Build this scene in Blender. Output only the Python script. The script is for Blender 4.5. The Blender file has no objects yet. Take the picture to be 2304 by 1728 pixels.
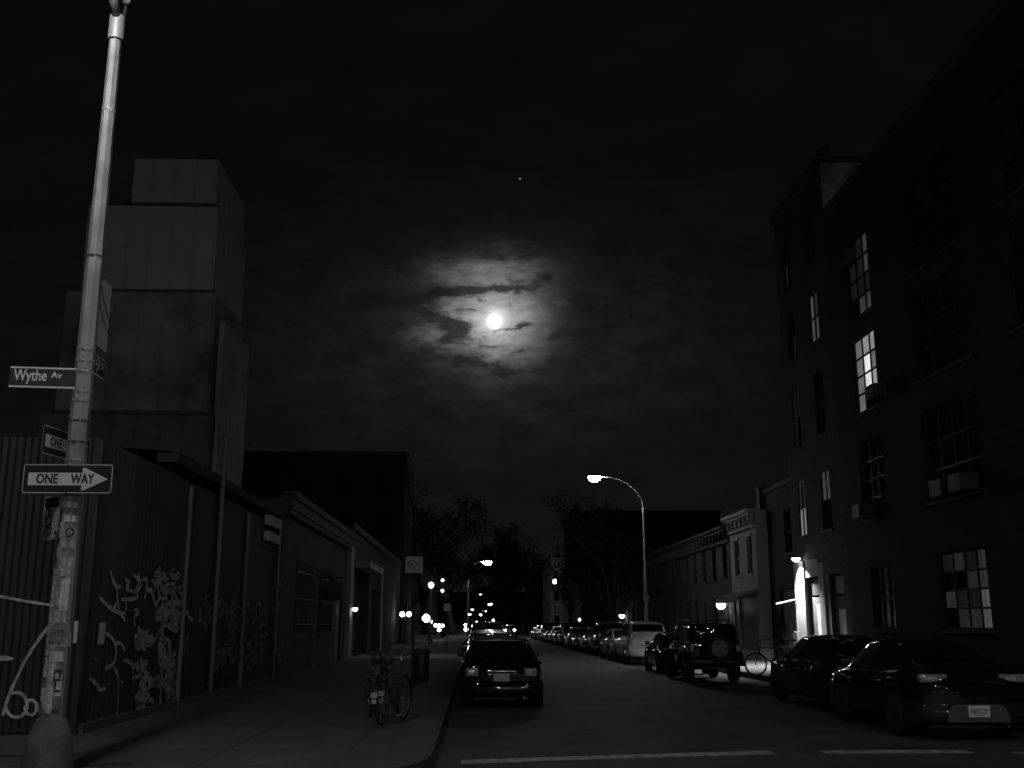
import bpy, bmesh, math, random
from mathutils import Vector, Matrix, Euler
random.seed(7)
C = bpy.context.scene.collection
SC = bpy.context.scene
PI = math.pi
R = math.radians

# ------------------------------------------------------------------ camera
F, EYE, YH, VX = 2350.0, 1.65, 1402.0, 1070.0        # focal length in photo pixels, eye height, horizon row, street vanishing column
PITCH = math.atan((YH - 864) / F)
YAW = math.atan(((1152 - VX) / F) / (math.cos(PITCH) + math.sin(PITCH) * (YH - 864) / F))
cd = bpy.data.cameras.new('camera')
cam = bpy.data.objects.new('camera', cd); C.objects.link(cam)
cam.location = (0, 0, EYE)
cam.rotation_euler = (PI / 2 + PITCH, 0, -YAW)
cd.sensor_width = 36; cd.lens = 36 * F / 2304
cd.clip_start = 0.1; cd.clip_end = 9000
SC.camera = cam
SC.render.resolution_x, SC.render.resolution_y = 1024, 768

# survey of the photograph: a pixel and one known coordinate give a point of the street
def ray(px, py):
    x = (px - 1152) / F; y = (864 - py) / F
    f = math.cos(PITCH) - y * math.sin(PITCH); u = math.sin(PITCH) + y * math.cos(PITCH)
    return Vector((x * math.cos(YAW) + f * math.sin(YAW), f * math.cos(YAW) - x * math.sin(YAW), u))
def onX(px, py, X):
    d = ray(px, py); t = X / d.x; return Vector((X, d.y * t, EYE + d.z * t))
def onY(px, py, Y):
    d = ray(px, py); t = Y / d.y; return Vector((d.x * t, Y, EYE + d.z * t))

# ------------------------------------------------------------------ render settings
SC.view_settings.view_transform = 'Standard'
SC.view_settings.look = 'None'
SC.view_settings.exposure = 0.0
SC.view_settings.gamma = 1.0
SC.view_settings.use_curve_mapping = False
SC.cycles.use_denoising = True
SC.cycles.max_bounces = 6
SC.cycles.sample_clamp_indirect = 3.0
SC.cycles.caustics_reflective = False
SC.cycles.caustics_refractive = False

# ------------------------------------------------------------------ night sky: dark gradient, moonlit cloud round the moon
MOON_DIR = ray(1112, 723).normalized()
W = bpy.data.worlds.new('World'); SC.world = W; W.use_nodes = True
WN = W.node_tree; WN.nodes.clear()
def wn(t): return WN.nodes.new(t)
def setin(n, i, v):
    if isinstance(v, bpy.types.NodeSocket): WN.links.new(v, n.inputs[i])
    elif v is not None: n.inputs[i].default_value = v
def M(op, a, b=None, c=None, clamp=False):
    n = wn('ShaderNodeMath'); n.operation = op; n.use_clamp = clamp
    setin(n, 0, a); setin(n, 1, b); setin(n, 2, c); return n.outputs[0]
def DOT(v, d):
    n = wn('ShaderNodeVectorMath'); n.operation = 'DOT_PRODUCT'; setin(n, 0, v); n.inputs[1].default_value = d
    return n.outputs['Value']
def NOISE(vec, scale, detail=5, rough=0.55):
    n = wn('ShaderNodeTexNoise'); n.inputs['Scale'].default_value = scale; n.inputs['Detail'].default_value = detail
    n.inputs['Roughness'].default_value = rough; setin(n, 'Vector', vec); return n
def COMB(x, y, z=0.0):
    n = wn('ShaderNodeCombineXYZ'); setin(n, 0, x); setin(n, 1, y); setin(n, 2, z); return n.outputs[0]
def SMOOTH(v, a, b, lo=0.0, hi=1.0):
    n = wn('ShaderNodeMapRange'); n.interpolation_type = 'SMOOTHSTEP'
    setin(n, 0, v); n.inputs[1].default_value = a; n.inputs[2].default_value = b
    n.inputs[3].default_value = lo; n.inputs[4].default_value = hi; return n.outputs[0]
tc = wn('ShaderNodeTexCoord').outputs['Generated']
mr = MOON_DIR.cross(Vector((0, 0, 1))).normalized(); mu = mr.cross(MOON_DIR).normalized()
dm = M('MAXIMUM', DOT(tc, MOON_DIR), 0.02)
U0 = M('MULTIPLY', M('DIVIDE', DOT(tc, mr), dm), 24.0)      # 1 unit = about 2.4 degrees east and up from the moon
V0 = M('MULTIPLY', M('DIVIDE', DOT(tc, mu), dm), 24.0)
flat = COMB(U0, M('MULTIPLY', V0, 2.2))                     # clouds drawn out sideways
n1 = NOISE(flat, 0.9, 6, 0.6); n2 = NOISE(flat, 2.6, 6, 0.62); n5 = NOISE(COMB(U0, M('MULTIPLY', V0, 2.0), 9.0), 5.5, 6, 0.65); n4 = NOISE(COMB(U0, M('MULTIPLY', V0, 2.6), 2.0), 1.7, 7, 0.65); n3 = NOISE(COMB(U0, M('MULTIPLY', V0, 3.0), 5.0), 0.35, 6, 0.6)
def sep(n):
    s = wn('ShaderNodeSeparateColor'); WN.links.new(n.outputs['Color'], s.inputs[0]); return s.outputs
w1, w2 = sep(n1), sep(n2)
def warp(base, a, b, ka, kb):
    x = M('ADD', base, M('MULTIPLY', M('SUBTRACT', a, 0.5), ka))
    return M('ADD', x, M('MULTIPLY', M('SUBTRACT', b, 0.5), kb))
U = warp(U0, w1[0], w2[0], 0.85, 0.45)
w5 = sep(n5)
V = M('ADD', warp(V0, w1[1], w2[1], 0.42, 0.34), M('MULTIPLY', M('SUBTRACT', w5[1], 0.5), 0.16))
U = M('ADD', U, M('MULTIPLY', M('SUBTRACT', w5[0], 0.5), 0.30))
def GAUSS(u, v, cu, cv, su, sv, rot=0.0):
    c, s = math.cos(R(rot)), math.sin(R(rot))
    du = M('SUBTRACT', u, cu); dv = M('SUBTRACT', v, cv)
    a = M('ADD', M('MULTIPLY', du, c), M('MULTIPLY', dv, s))
    b = M('SUBTRACT', M('MULTIPLY', dv, c), M('MULTIPLY', du, s))
    a = M('DIVIDE', a, su); b = M('DIVIDE', b, sv)
    q = M('ADD', M('MULTIPLY', a, a), M('MULTIPLY', b, b))
    return M('POWER', 2.71828, M('MULTIPLY', q, -1.0))
# moonlight scattered by thin cloud (scale: 100 photo pixels = 1 unit)
glow = M('MULTIPLY', GAUSS(U, V, 0.02, 0.05, 0.90, 0.82), 0.44)
glow = M('ADD', glow, M('MULTIPLY', GAUSS(U, V, -0.15, 1.12, 1.15, 0.36, 4), 0.085))
glow = M('ADD', glow, M('MULTIPLY', GAUSS(U0, V0, 0.05, 0.0, 0.42, 0.38), 0.14))
glow = M('ADD', glow, M('MULTIPLY', GAUSS(U, V, -1.30, -0.30, 0.62, 0.42), 0.075))
dark = None
for (cu, cv, su, sv, rot, k) in [
        (-1.70, 0.52, 1.10, 0.17, 14, 1.0), (-0.55, 0.70, 0.75, 0.13, 4, 1.0), (0.45, 0.80, 0.70, 0.13, 5, 1.0),
        (1.15, 1.05, 0.28, 0.13, 25, 0.9), (-1.30, 0.10, 0.48, 0.17, -14, 1.0), (-0.85, -0.28, 0.42, 0.24, -15, 1.0),
        (-1.55, -0.62, 0.35, 0.10, 0, 0.6), (0.35, -0.19, 0.55, 0.035, 6, 0.9), (0.75, -0.10, 0.18, 0.06, 10, 0.9),
        (-0.15, -0.55, 0.55, 0.06, 4, 0.6), (0.75, -0.66, 0.45, 0.045, 12, 0.7), (-0.30, 0.48, 0.30, 0.05, -12, 0.75),
        (0.36, 0.41, 0.06, 0.04, -30, 0.8), (-0.62, 0.22, 0.22, 0.04, 0, 0.7), (1.35, -0.85, 0.16, 0.11, -20, 0.8),
        (-1.45, -0.85, 0.85, 0.18, 3, 0.9), (-0.25, -1.00, 0.70, 0.16, -8, 0.85), (0.55, -1.18, 0.80, 0.12, 4, 0.8),
        (2.05, 0.10, 0.55, 1.10, 0, 0.6), (-2.35, -0.25, 0.55, 0.55, 0, 0.6), (-1.05, -0.02, 0.55, 0.14, -20, 0.8), (-1.15, -0.40, 0.30, 0.12, 25, 0.7), (0.2, 1.55, 1.6, 0.25, 4, 0.6), (1.5, -0.30, 0.40, 0.10, 8, 0.5), (0.95, 0.28, 0.25, 0.05, -8, 0.25)]:
    g = M('MULTIPLY', GAUSS(U, V, cu, cv, su, sv, rot), k)
    dark = g if dark is None else M('ADD', dark, g)
ragged = M('ADD', M('MULTIPLY', dark, 0.95), M('MULTIPLY', M('SUBTRACT', n4.outputs['Fac'], 0.5), 1.9))
clear = M('SUBTRACT', 1.0, M('MULTIPLY', SMOOTH(ragged, 0.0, 1.05), 0.85))
mott = M('MULTIPLY', SMOOTH(w2[2], 0.25, 0.75, 0.78, 1.12), SMOOTH(n5.outputs['Fac'], 0.3, 0.7, 0.84, 1.10))
glow = M('MULTIPLY', M('MULTIPLY', glow, clear), mott)
glow = M('ADD', glow, M('MULTIPLY', GAUSS(U0, V0, 0.0, 0.0, 0.21, 0.21), 0.75))   # aureole of thin cloud round the disc
# wide dim halo in broken cloud
halo = M('MULTIPLY', GAUSS(U0, V0, 0.2, -0.5, 4.2, 2.3), 0.0105)
halo = M('MULTIPLY', halo, SMOOTH(n1.outputs['Fac'], 0.30, 0.70, 0.40, 1.30))
# town glow low over the roofs
zz = wn('ShaderNodeSeparateXYZ'); WN.links.new(tc, zz.inputs[0])
base = M('ADD', 0.0024, M('MULTIPLY', M('POWER', 2.71828, M('MULTIPLY', M('MAXIMUM', zz.outputs[2], 0.0), -6.5)), 0.0056))
base = M('MULTIPLY', base, SMOOTH(n3.outputs['Fac'], 0.3, 0.7, 0.82, 1.15))
sd = ray(1170, 402).normalized()
star = M('MULTIPLY', M('GREATER_THAN', DOT(tc, sd), math.cos(0.00065)), 0.35)
tot = M('ADD', M('ADD', M('ADD', glow, halo), base), star)
bg = wn('ShaderNodeBackground'); wo = wn('ShaderNodeOutputWorld')
cc = wn('ShaderNodeCombineColor')
for i in range(3): WN.links.new(tot, cc.inputs[i])
WN.links.new(cc.outputs[0], bg.inputs[0]); bg.inputs[1].default_value = 1.0
WN.links.new(bg.outputs[0], wo.inputs[0])
# the moon as the one distant light of the sky
sl = bpy.data.lights.new('moonlight', 'SUN'); sl.energy = 0.012; sl.angle = R(0.6)
so = bpy.data.objects.new('moonlight', sl); C.objects.link(so)
so.rotation_euler = MOON_DIR.to_track_quat('Z', 'Y').to_euler()

# ------------------------------------------------------------------ lamp brightness (tuned here)
L_CORNER = 390.0      # lamp over the near left corner
L_RIGHT = 170.0       # lamp over the near right corner
L_BEHIND = 900.0     # lamps on the far side of the crossing, behind the viewer
L_STREET = 200.0      # lamps down the street
L_SMALL = 9.0        # door and wall lamps far off
L_ENTRY = 14.0       # lamp over the lit entrance

# ------------------------------------------------------------------ materials
def mat(name, col, rough=0.8, metal=0.0, var=0.25, scale=4.0, bump=0.0, bscale=40.0, coat=0.0, detail=6, stretch=None, spec=0.5):
    m = bpy.data.materials.new(name); m.use_nodes = True
    nt = m.node_tree; b = nt.nodes['Principled BSDF']
    b.inputs['Roughness'].default_value = rough; b.inputs['Metallic'].default_value = metal
    b.inputs['Specular IOR Level'].default_value = spec
    if coat: b.inputs['Coat Weight'].default_value = coat; b.inputs['Coat Roughness'].default_value = 0.04; b.inputs['Coat IOR'].default_value = 1.95
    t = nt.nodes.new('ShaderNodeTexCoord'); vec = t.outputs['Object']
    if stretch:
        mp = nt.nodes.new('ShaderNodeMapping'); mp.inputs['Scale'].default_value = stretch
        nt.links.new(vec, mp.inputs[0]); vec = mp.outputs[0]
    n = nt.nodes.new('ShaderNodeTexNoise'); n.inputs['Scale'].default_value = scale; n.inputs['Detail'].default_value = detail
    n.inputs['Roughness'].default_value = 0.62
    nt.links.new(vec, n.inputs['Vector'])
    r = nt.nodes.new('ShaderNodeMapRange'); r.inputs[1].default_value = 0.3; r.inputs[2].default_value = 0.7
    r.inputs[3].default_value = col * (1 - var); r.inputs[4].default_value = col * (1 + var)
    nt.links.new(n.outputs['Fac'], r.inputs[0])
    c = nt.nodes.new('ShaderNodeCombineColor')
    for i in range(3): nt.links.new(r.outputs[0], c.inputs[i])
    nt.links.new(c.outputs[0], b.inputs['Base Color'])
    if bump:
        n2 = nt.nodes.new('ShaderNodeTexNoise'); n2.inputs['Scale'].default_value = bscale; n2.inputs['Detail'].default_value = 4
        nt.links.new(t.outputs['Object'], n2.inputs['Vector'])
        bp = nt.nodes.new('ShaderNodeBump'); bp.inputs['Strength'].default_value = bump; bp.inputs['Distance'].default_value = 0.02
        nt.links.new(n2.outputs['Fac'], bp.inputs['Height']); nt.links.new(bp.outputs[0], b.inputs['Normal'])
    return m
def lum(name, s, stripes=0.0):
    m = bpy.data.materials.new(name); m.use_nodes = True; nt = m.node_tree; nt.nodes.clear()
    e = nt.nodes.new('ShaderNodeEmission'); o = nt.nodes.new('ShaderNodeOutputMaterial')
    nt.links.new(e.outputs[0], o.inputs[0]); e.inputs[1].default_value = s
    t = nt.nodes.new('ShaderNodeTexCoord')
    n = nt.nodes.new('ShaderNodeTexNoise'); n.inputs['Scale'].default_value = 3.0
    mp = nt.nodes.new('ShaderNodeMapping'); mp.inputs['Scale'].default_value = (1, stripes if stripes else 1, 0.12 if stripes else 1)
    nt.links.new(t.outputs['Object'], mp.inputs[0]); nt.links.new(mp.outputs[0], n.inputs['Vector'])
    r = nt.nodes.new('ShaderNodeMapRange'); r.inputs[1].default_value = 0.35; r.inputs[2].default_value = 0.65
    r.inputs[3].default_value = 0.35 if stripes else 0.8; r.inputs[4].default_value = 1.25 if stripes else 1.1
    nt.links.new(n.outputs['Fac'], r.inputs[0])
    c = nt.nodes.new('ShaderNodeCombineColor')
    for i in range(3): nt.links.new(r.outputs[0], c.inputs[i])
    nt.links.new(c.outputs[0], e.inputs[0])
    return m
def brick(name, col, mortar, axis='X', var=0.35, bw=0.22, bh=0.075):
    m = bpy.data.materials.new(name); m.use_nodes = True; nt = m.node_tree; b = nt.nodes['Principled BSDF']
    b.inputs['Roughness'].default_value = 0.9
    t = nt.nodes.new('ShaderNodeTexCoord'); s = nt.nodes.new('ShaderNodeSeparateXYZ'); nt.links.new(t.outputs['Object'], s.inputs[0])
    a = nt.nodes.new('ShaderNodeMath'); a.operation = 'ADD'; nt.links.new(s.outputs[0], a.inputs[0]); nt.links.new(s.outputs[1], a.inputs[1])
    cv = nt.nodes.new('ShaderNodeCombineXYZ'); nt.links.new(a.outputs[0], cv.inputs[0]); nt.links.new(s.outputs[2], cv.inputs[1])
    k = nt.nodes.new('ShaderNodeTexBrick'); nt.links.new(cv.outputs[0], k.inputs['Vector'])
    k.inputs['Scale'].default_value = 1.0; k.inputs['Brick Width'].default_value = bw; k.inputs['Row Height'].default_value = bh
    k.inputs['Mortar Size'].default_value = 0.006
    k.inputs['Color1'].default_value = (col * (1 - var),) * 3 + (1,); k.inputs['Color2'].default_value = (col * (1 + var),) * 3 + (1,)
    k.inputs['Mortar'].default_value = (mortar,) * 3 + (1,)
    n = nt.nodes.new('ShaderNodeTexNoise'); n.inputs['Scale'].default_value = 0.8; n.inputs['Detail'].default_value = 6
    nt.links.new(t.outputs['Object'], n.inputs['Vector'])
    r = nt.nodes.new('ShaderNodeMapRange'); r.inputs[1].default_value = 0.3; r.inputs[2].default_value = 0.7; r.inputs[3].default_value = 0.55; r.inputs[4].default_value = 1.2
    nt.links.new(n.outputs['Fac'], r.inputs[0])
    x = nt.nodes.new('ShaderNodeVectorMath'); x.operation = 'SCALE'; nt.links.new(k.outputs['Color'], x.inputs[0]); nt.links.new(r.outputs[0], x.inputs['Scale'])
    nt.links.new(x.outputs[0], b.inputs['Base Color'])
    bp = nt.nodes.new('ShaderNodeBump'); bp.inputs['Strength'].default_value = 0.6; bp.inputs['Distance'].default_value = 0.01; bp.invert = True
    nt.links.new(k.outputs['Fac'], bp.inputs['Height']); nt.links.new(bp.outputs[0], b.inputs['Normal'])
    return m
def paved(name, col, size):
    m = mat(name, col, 0.85, 0, 0.3, 1.6, 0.25, 30)
    nt = m.node_tree; b = nt.nodes['Principled BSDF']; src = b.inputs['Base Color'].links[0].from_socket
    t = nt.nodes.new('ShaderNodeTexCoord')
    k = nt.nodes.new('ShaderNodeTexBrick'); nt.links.new(t.outputs['Object'], k.inputs['Vector']); k.offset = 0.0
    k.inputs['Scale'].default_value = 1.0; k.inputs['Brick Width'].default_value = size; k.inputs['Row Height'].default_value = size; k.inputs['Mortar Size'].default_value = 0.012
    k.inputs['Color1'].default_value = (0.8,) * 3 + (1,); k.inputs['Color2'].default_value = (1.15,) * 3 + (1,); k.inputs['Mortar'].default_value = (0.3,) * 3 + (1,)
    x = nt.nodes.new('ShaderNodeVectorMath'); x.operation = 'MULTIPLY'; nt.links.new(src, x.inputs[0]); nt.links.new(k.outputs['Color'], x.inputs[1])
    nt.links.new(x.outputs[0], b.inputs['Base Color'])
    return m

ASPH = mat('asphalt', 0.055, 0.72, 0, 0.6, 0.9, 0.5, 90)
PATCH = mat('asphalt_patch', 0.036, 0.65, 0, 0.3, 2.0, 0.4, 110)
PAVE = paved('pavement_flags', 0.08, 1.5)
KERB = mat('kerb_stone', 0.075, 0.8, 0, 0.4, 3, 0.3, 40)
LINE = mat('road_paint', 0.36, 0.75, 0, 0.8, 7, 0.2, 60)
GALV = mat('galvanised_steel', 0.33, 0.55, 0.3, 0.35, 2.2, 0.08, 50)
ALUM = mat('dull_aluminium', 0.40, 0.55, 0.4, 0.2, 5)
CONC = mat('cast_base', 0.13, 0.85, 0, 0.45, 5, 0.4, 30)
STEELDK = mat('dark_steel', 0.06, 0.5, 0.5, 0.3, 6)
CORR = mat('corrugated_sheet', 0.034, 0.6, 0.15, 0.35, 1.2, stretch=(1, 1, 0.15))
CORR2 = mat('old_painted_sheet', 0.042, 0.65, 0.1, 0.45, 1.0, stretch=(1, 1, 0.2))
PIPE = mat('pale_pipe', 0.15, 0.6, 0.2, 0.3, 2)
SPRAY = mat('pale_spray_paint', 0.50, 0.7, 0, 0.5, 6)
SPRAY2 = mat('thin_spray_paint', 0.42, 0.7, 0, 0.75, 8)
SPRAY3 = mat('darker_spray_paint', 0.13, 0.75, 0, 0.8, 6)  # darker tone for graffiti clusters farther along the fence
PAPER = mat('paper_notice', 0.62, 0.9, 0, 0.2, 12)
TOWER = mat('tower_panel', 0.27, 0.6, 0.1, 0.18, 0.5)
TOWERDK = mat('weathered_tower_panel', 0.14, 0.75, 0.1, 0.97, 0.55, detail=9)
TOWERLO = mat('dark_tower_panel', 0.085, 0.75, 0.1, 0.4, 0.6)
TOWERSD = mat('toned_side_panel', 0.20, 0.7, 0.1, 0.4, 0.6)  # side tone lowered in colour to offset the lamplight on it
SEAM = mat('panel_seam', 0.05, 0.8)
ROOFDK = mat('tar_roof', 0.04, 0.9, 0, 0.3, 2)
BRKDK = brick('dark_brick', 0.026, 0.018)
BRKMD = brick('mid_brick', 0.13, 0.10)
BRKRW = brick('row_brick', 0.065, 0.055)
STUC = mat('stucco', 0.06, 0.9, 0, 0.25, 0.8, 0.15, 25)
STUCLT = mat('pale_siding', 0.30, 0.8, 0, 0.18, 1.5, 0.1, 20)
STONE = mat('sill_stone', 0.06, 0.8, 0, 0.3, 3)
TRIM = mat('painted_trim', 0.36, 0.7, 0, 0.2, 3)
FRAMEDK = mat('dark_window_frame', 0.03, 0.6, 0.2)
GLASSDK = mat('night_window_glass', 0.012, 0.06, 0, 0.3, 1.0)
CURT = mat('drawn_curtain_glass', 0.05, 0.25, 0, 0.5, 3.0, stretch=(1, 6, 0.3))
SHUT = mat('steel_shutter', 0.12, 0.6, 0.3, 0.3, 2)
RUBBER = mat('rubber', 0.02, 0.85, 0, 0.3, 10)
RIM = mat('alloy_rim', 0.35, 0.35, 0.8, 0.2, 6)
SPARE = mat('dull_spare_rim', 0.11, 0.5, 0.5, 0.5, 7)
ACBOX = mat('dark_casing', 0.055, 0.6, 0.2, 0.3, 3)  # dark tone for the air conditioner casings
CHROME = mat('chrome', 0.6, 0.12, 1.0, 0.05, 6)
PLASTIC = mat('black_plastic', 0.03, 0.5, 0, 0.2, 20)
CARGLASS = mat('car_glass', 0.006, 0.03, 0, 0.2, 1, coat=0.6)
LAMPRED = mat('tail_light_lens', 0.26, 0.15, 0, 0.6, 22, 0.8, 45, coat=0.8)
LAMPCLR = mat('clear_lens', 0.55, 0.15, 0, 0.4, 30, 0.8, 60, coat=0.8)
PLATE = mat('number_plate', 0.85, 0.5, 0, 0.08, 20)
INK = mat('plate_ink', 0.10, 0.6)
P_BLACK = mat('black_car_paint', 0.008, 0.5, 0.0, 0.1, 2, coat=1.0, spec=0.0)
P_DARK = mat('charcoal_car_paint', 0.022, 0.5, 0.0, 0.1, 2, coat=1.0, spec=0.0)
P_GREY = mat('grey_car_paint', 0.12, 0.35, 0.4, 0.1, 2, coat=1.0)
P_SILVER = mat('silver_car_paint', 0.36, 0.35, 0.5, 0.1, 2, coat=1.0)
P_WHITE = mat('white_car_paint', 0.70, 0.35, 0.0, 0.05, 2, coat=0.8)
SIGNW = mat('reflective_white', 0.72, 0.45, 0, 0.10, 14)
SIGNW2 = mat('dull_white_sign', 0.40, 0.6, 0, 0.15, 10)
SIGNK = mat('sign_black', 0.018, 0.5, 0, 0.2, 10)
SIGNG = mat('street_name_field', 0.035, 0.5, 0, 0.15, 10)
STICK = mat('faded_sticker', 0.45, 0.8, 0, 0.75, 18)
STICKL = mat('pale_sticker', 0.66, 0.7, 0, 0.3, 14)
STICKD = mat('dark_sticker', 0.2, 0.8, 0, 0.8, 16)
BARK = mat('bark', 0.06, 0.95, 0, 0.4, 8, 0.5, 20)
LEAF = mat('night_foliage', 0.028, 0.8, 0, 0.5, 1.5)
BIKE = mat('bicycle_paint', 0.16, 0.35, 0.3, 0.2, 6, coat=0.5)
BIKEDK = mat('dark_bicycle_paint', 0.03, 0.35, 0.3, 0.2, 6, coat=0.5)
SADDLE = mat('saddle_vinyl', 0.03, 0.5, 0, 0.2, 20)
GLOW_C = lum('corner_lamp_light', L_CORNER)
GLOW_R = lum('right_corner_lamp_light', L_RIGHT)
GLOW_B = lum('far_corner_lamp_light', L_BEHIND); GLOW_B2 = lum('glint_lamp_light', L_BEHIND * 2.5); GLOW_S = lum('street_lamp_light', L_STREET)
GLOW_D = lum('small_lamp_light', L_SMALL)
GLOW_E = lum('entrance_lamp_light', L_ENTRY)
GLOW_W = lum('pilaster_lamp_light', 9.0)
GLOW_T = lum('car_light_on', 30.0)
WIN_HI = lum('window_light_strong', 0.85); WIN_MD = lum('window_light_medium', 0.26); WIN_LO = lum('window_light_low', 0.13)
WIN_DIM = lum('window_light_dim', 0.038); WIN_FT = lum('window_light_faint', 0.008)
CUR_MD = lum('curtain_light_medium', 0.19, 9.0); CUR_LO = lum('curtain_light_low', 0.055, 9.0); CUR_FT = lum('curtain_light_faint', 0.020, 12.0)
BLIND = lum('blind_light', 0.009, 16.0); BLINDHI = lum('blind_light_strong', 0.07, 18.0); BLINDMD = lum('blind_light_medium', 0.026, 18.0)

# ------------------------------------------------------------------ mesh helpers
class MB:
    def __init__(s): s.v = []; s.f = []; s.m = []
    def face(s, pts, mi=0):
        i = len(s.v); s.v += [tuple(p) for p in pts]; s.f.append(tuple(range(i, i + len(pts)))); s.m.append(mi)
    def box(s, a, b, mi=0, mtx=None):
        x0, y0, z0 = a; x1, y1, z1 = b
        p = [(x0, y0, z0), (x1, y0, z0), (x1, y1, z0), (x0, y1, z0), (x0, y0, z1), (x1, y0, z1), (x1, y1, z1), (x0, y1, z1)]
        if mtx is not None: p = [tuple(mtx @ Vector(q)) for q in p]
        i = len(s.v); s.v += p
        for q in [(0, 3, 2, 1), (4, 5, 6, 7), (0, 1, 5, 4), (1, 2, 6, 5), (2, 3, 7, 6), (3, 0, 4, 7)]:
            s.f.append(tuple(i + k for k in q)); s.m.append(mi)
        return s
    def rbox(s, a, b, r=0.01, mi=0, mtx=None, seg=2):
        bm = bmesh.new(); bmesh.ops.create_cube(bm, size=1)
        for v in bm.verts:
            v.co = Vector([(a[k] + b[k]) / 2 + v.co[k] * (b[k] - a[k]) for k in range(3)])
        bmesh.ops.bevel(bm, geom=list(bm.edges), offset=r, segments=seg, profile=0.5, affect='EDGES')
        s.bm(bm, mi, mtx); return s
    def bm(s, bm, mi=0, mtx=None):
        bm.verts.index_update(); i = len(s.v)
        for v in bm.verts: s.v.append(tuple(mtx @ v.co) if mtx is not None else tuple(v.co))
        for f in bm.faces: s.f.append(tuple(i + v.index for v in f.verts)); s.m.append(mi)
        bm.free()
    def tube(s, pts, r, n=8, mi=0, closed=False, cap=True):
        pts = [Vector(p) for p in pts]; k = len(pts)
        rr = r if isinstance(r, (list, tuple)) else [r] * k
        i0 = len(s.v); ref = None
        for j, p in enumerate(pts):
            if closed: d = pts[(j + 1) % k] - pts[j - 1]
            else: d = pts[min(j + 1, k - 1)] - pts[max(j - 1, 0)]
            d.normalize()
            if ref is None: ref = d.orthogonal().normalized()
            ref = (ref - d * ref.dot(d));
            if ref.length < 1e-6: ref = d.orthogonal()
            ref.normalize(); bi = d.cross(ref)
            for q in range(n):
                a = 2 * PI * q / n
                s.v.append(tuple(p + (ref * math.cos(a) + bi * math.sin(a)) * rr[j]))
        for j in range(k if closed else k - 1):
            a0 = i0 + j * n; b0 = i0 + ((j + 1) % k) * n
            for q in range(n):
                s.f.append((a0 + q, a0 + (q + 1) % n, b0 + (q + 1) % n, b0 + q)); s.m.append(mi)
        if cap and not closed:
            s.f.append(tuple(i0 + q for q in range(n - 1, -1, -1))); s.m.append(mi)
            s.f.append(tuple(i0 + (k - 1) * n + q for q in range(n))); s.m.append(mi)
        return s
    def lathe(s, prof, n=24, c=(0, 0, 0), axis='Z', mi=0, rot=0.0):
        i0 = len(s.v); c = Vector(c)
        for (r, h) in prof:
            for q in range(n):
                a = 2 * PI * (q + rot) / n; x, y = r * math.cos(a), r * math.sin(a)
                p = Vector((x, y, h)) if axis == 'Z' else (Vector((h, x, y)) if axis == 'X' else Vector((y, h, x)))
                s.v.append(tuple(c + p))
        for j in range(len(prof) - 1):
            for q in range(n):
                a0 = i0 + j * n; b0 = a0 + n
                s.f.append((a0 + q, a0 + (q + 1) % n, b0 + (q + 1) % n, b0 + q)); s.m.append(mi)
        s.f.append(tuple(i0 + q for q in range(n - 1, -1, -1))); s.m.append(mi)
        s.f.append(tuple(i0 + (len(prof) - 1) * n + q for q in range(n))); s.m.append(mi)
        return s
    def ext(s, poly, frame, t, mi=0):
        # polygon (u,v) put on frame=(origin,u,v,n), t thick along n
        o, u, v, n = [Vector(x) for x in frame]
        a = [o + u * p[0] + v * p[1] for p in poly]; b = [p + n * t for p in a]
        i = len(s.v); k = len(poly); s.v += [tuple(p) for p in a + b]
        s.f.append(tuple(range(i + k - 1, i - 1, -1))); s.m.append(mi)
        s.f.append(tuple(range(i + k, i + 2 * k))); s.m.append(mi)
        for q in range(k):
            s.f.append((i + q, i + (q + 1) % k, i + k + (q + 1) % k, i + k + q)); s.m.append(mi)
        return s
    def build(s, name, mats, parent=None, smooth=False, local=False, angle=None):
        off = Vector((0, 0, 0))
        if parent is not None and not local:
            p = parent
            while p is not None: off += p.location; p = p.parent
        me = bpy.data.meshes.new(name)
        me.from_pydata([tuple(Vector(v) - off) for v in s.v], [], s.f)
        for m in (mats if isinstance(mats, (list, tuple)) else [mats]): me.materials.append(m)
        for p, mi in zip(me.polygons, s.m): p.material_index = mi
        bm = bmesh.new(); bm.from_mesh(me)
        bmesh.ops.remove_doubles(bm, verts=bm.verts, dist=1e-5) if smooth else None
        bmesh.ops.recalc_face_normals(bm, faces=bm.faces); bm.to_mesh(me); bm.free()
        if smooth:
            for p in me.polygons: p.use_smooth = True
            if angle is not None: me.set_sharp_from_angle(angle=R(angle))
        o = bpy.data.objects.new(name, me); C.objects.link(o)
        if parent is not None: o.parent = parent
        return o
def tag(o, label=None, cat=None, group=None, kind=None):
    if label: o['label'] = label
    if cat: o['category'] = cat
    if group: o['group'] = group
    if kind: o['kind'] = kind
    return o
def thing(name, label, cat, loc=(0, 0, 0), group=None, rz=0.0):
    o = bpy.data.objects.new(name, None); C.objects.link(o); o.location = loc; o.rotation_euler = (0, 0, rz)
    o.empty_display_size = 0.3
    return tag(o, label, cat, group)
def struct(name, mb, m, smooth=False):
    return tag(mb.build(name, m, None, smooth), None, None, None, 'structure')
def dup(root, loc, rz, label, group=None, name=None):
    r = root.copy(); C.objects.link(r); r.location = loc; r.rotation_euler = (0, 0, rz); r['label'] = label
    if group: r['group'] = group
    def rec(src, dst):
        for ch in src.children:
            c = ch.copy(); C.objects.link(c); c.parent = dst
            rec(ch, c)
    rec(root, r); return r
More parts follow.
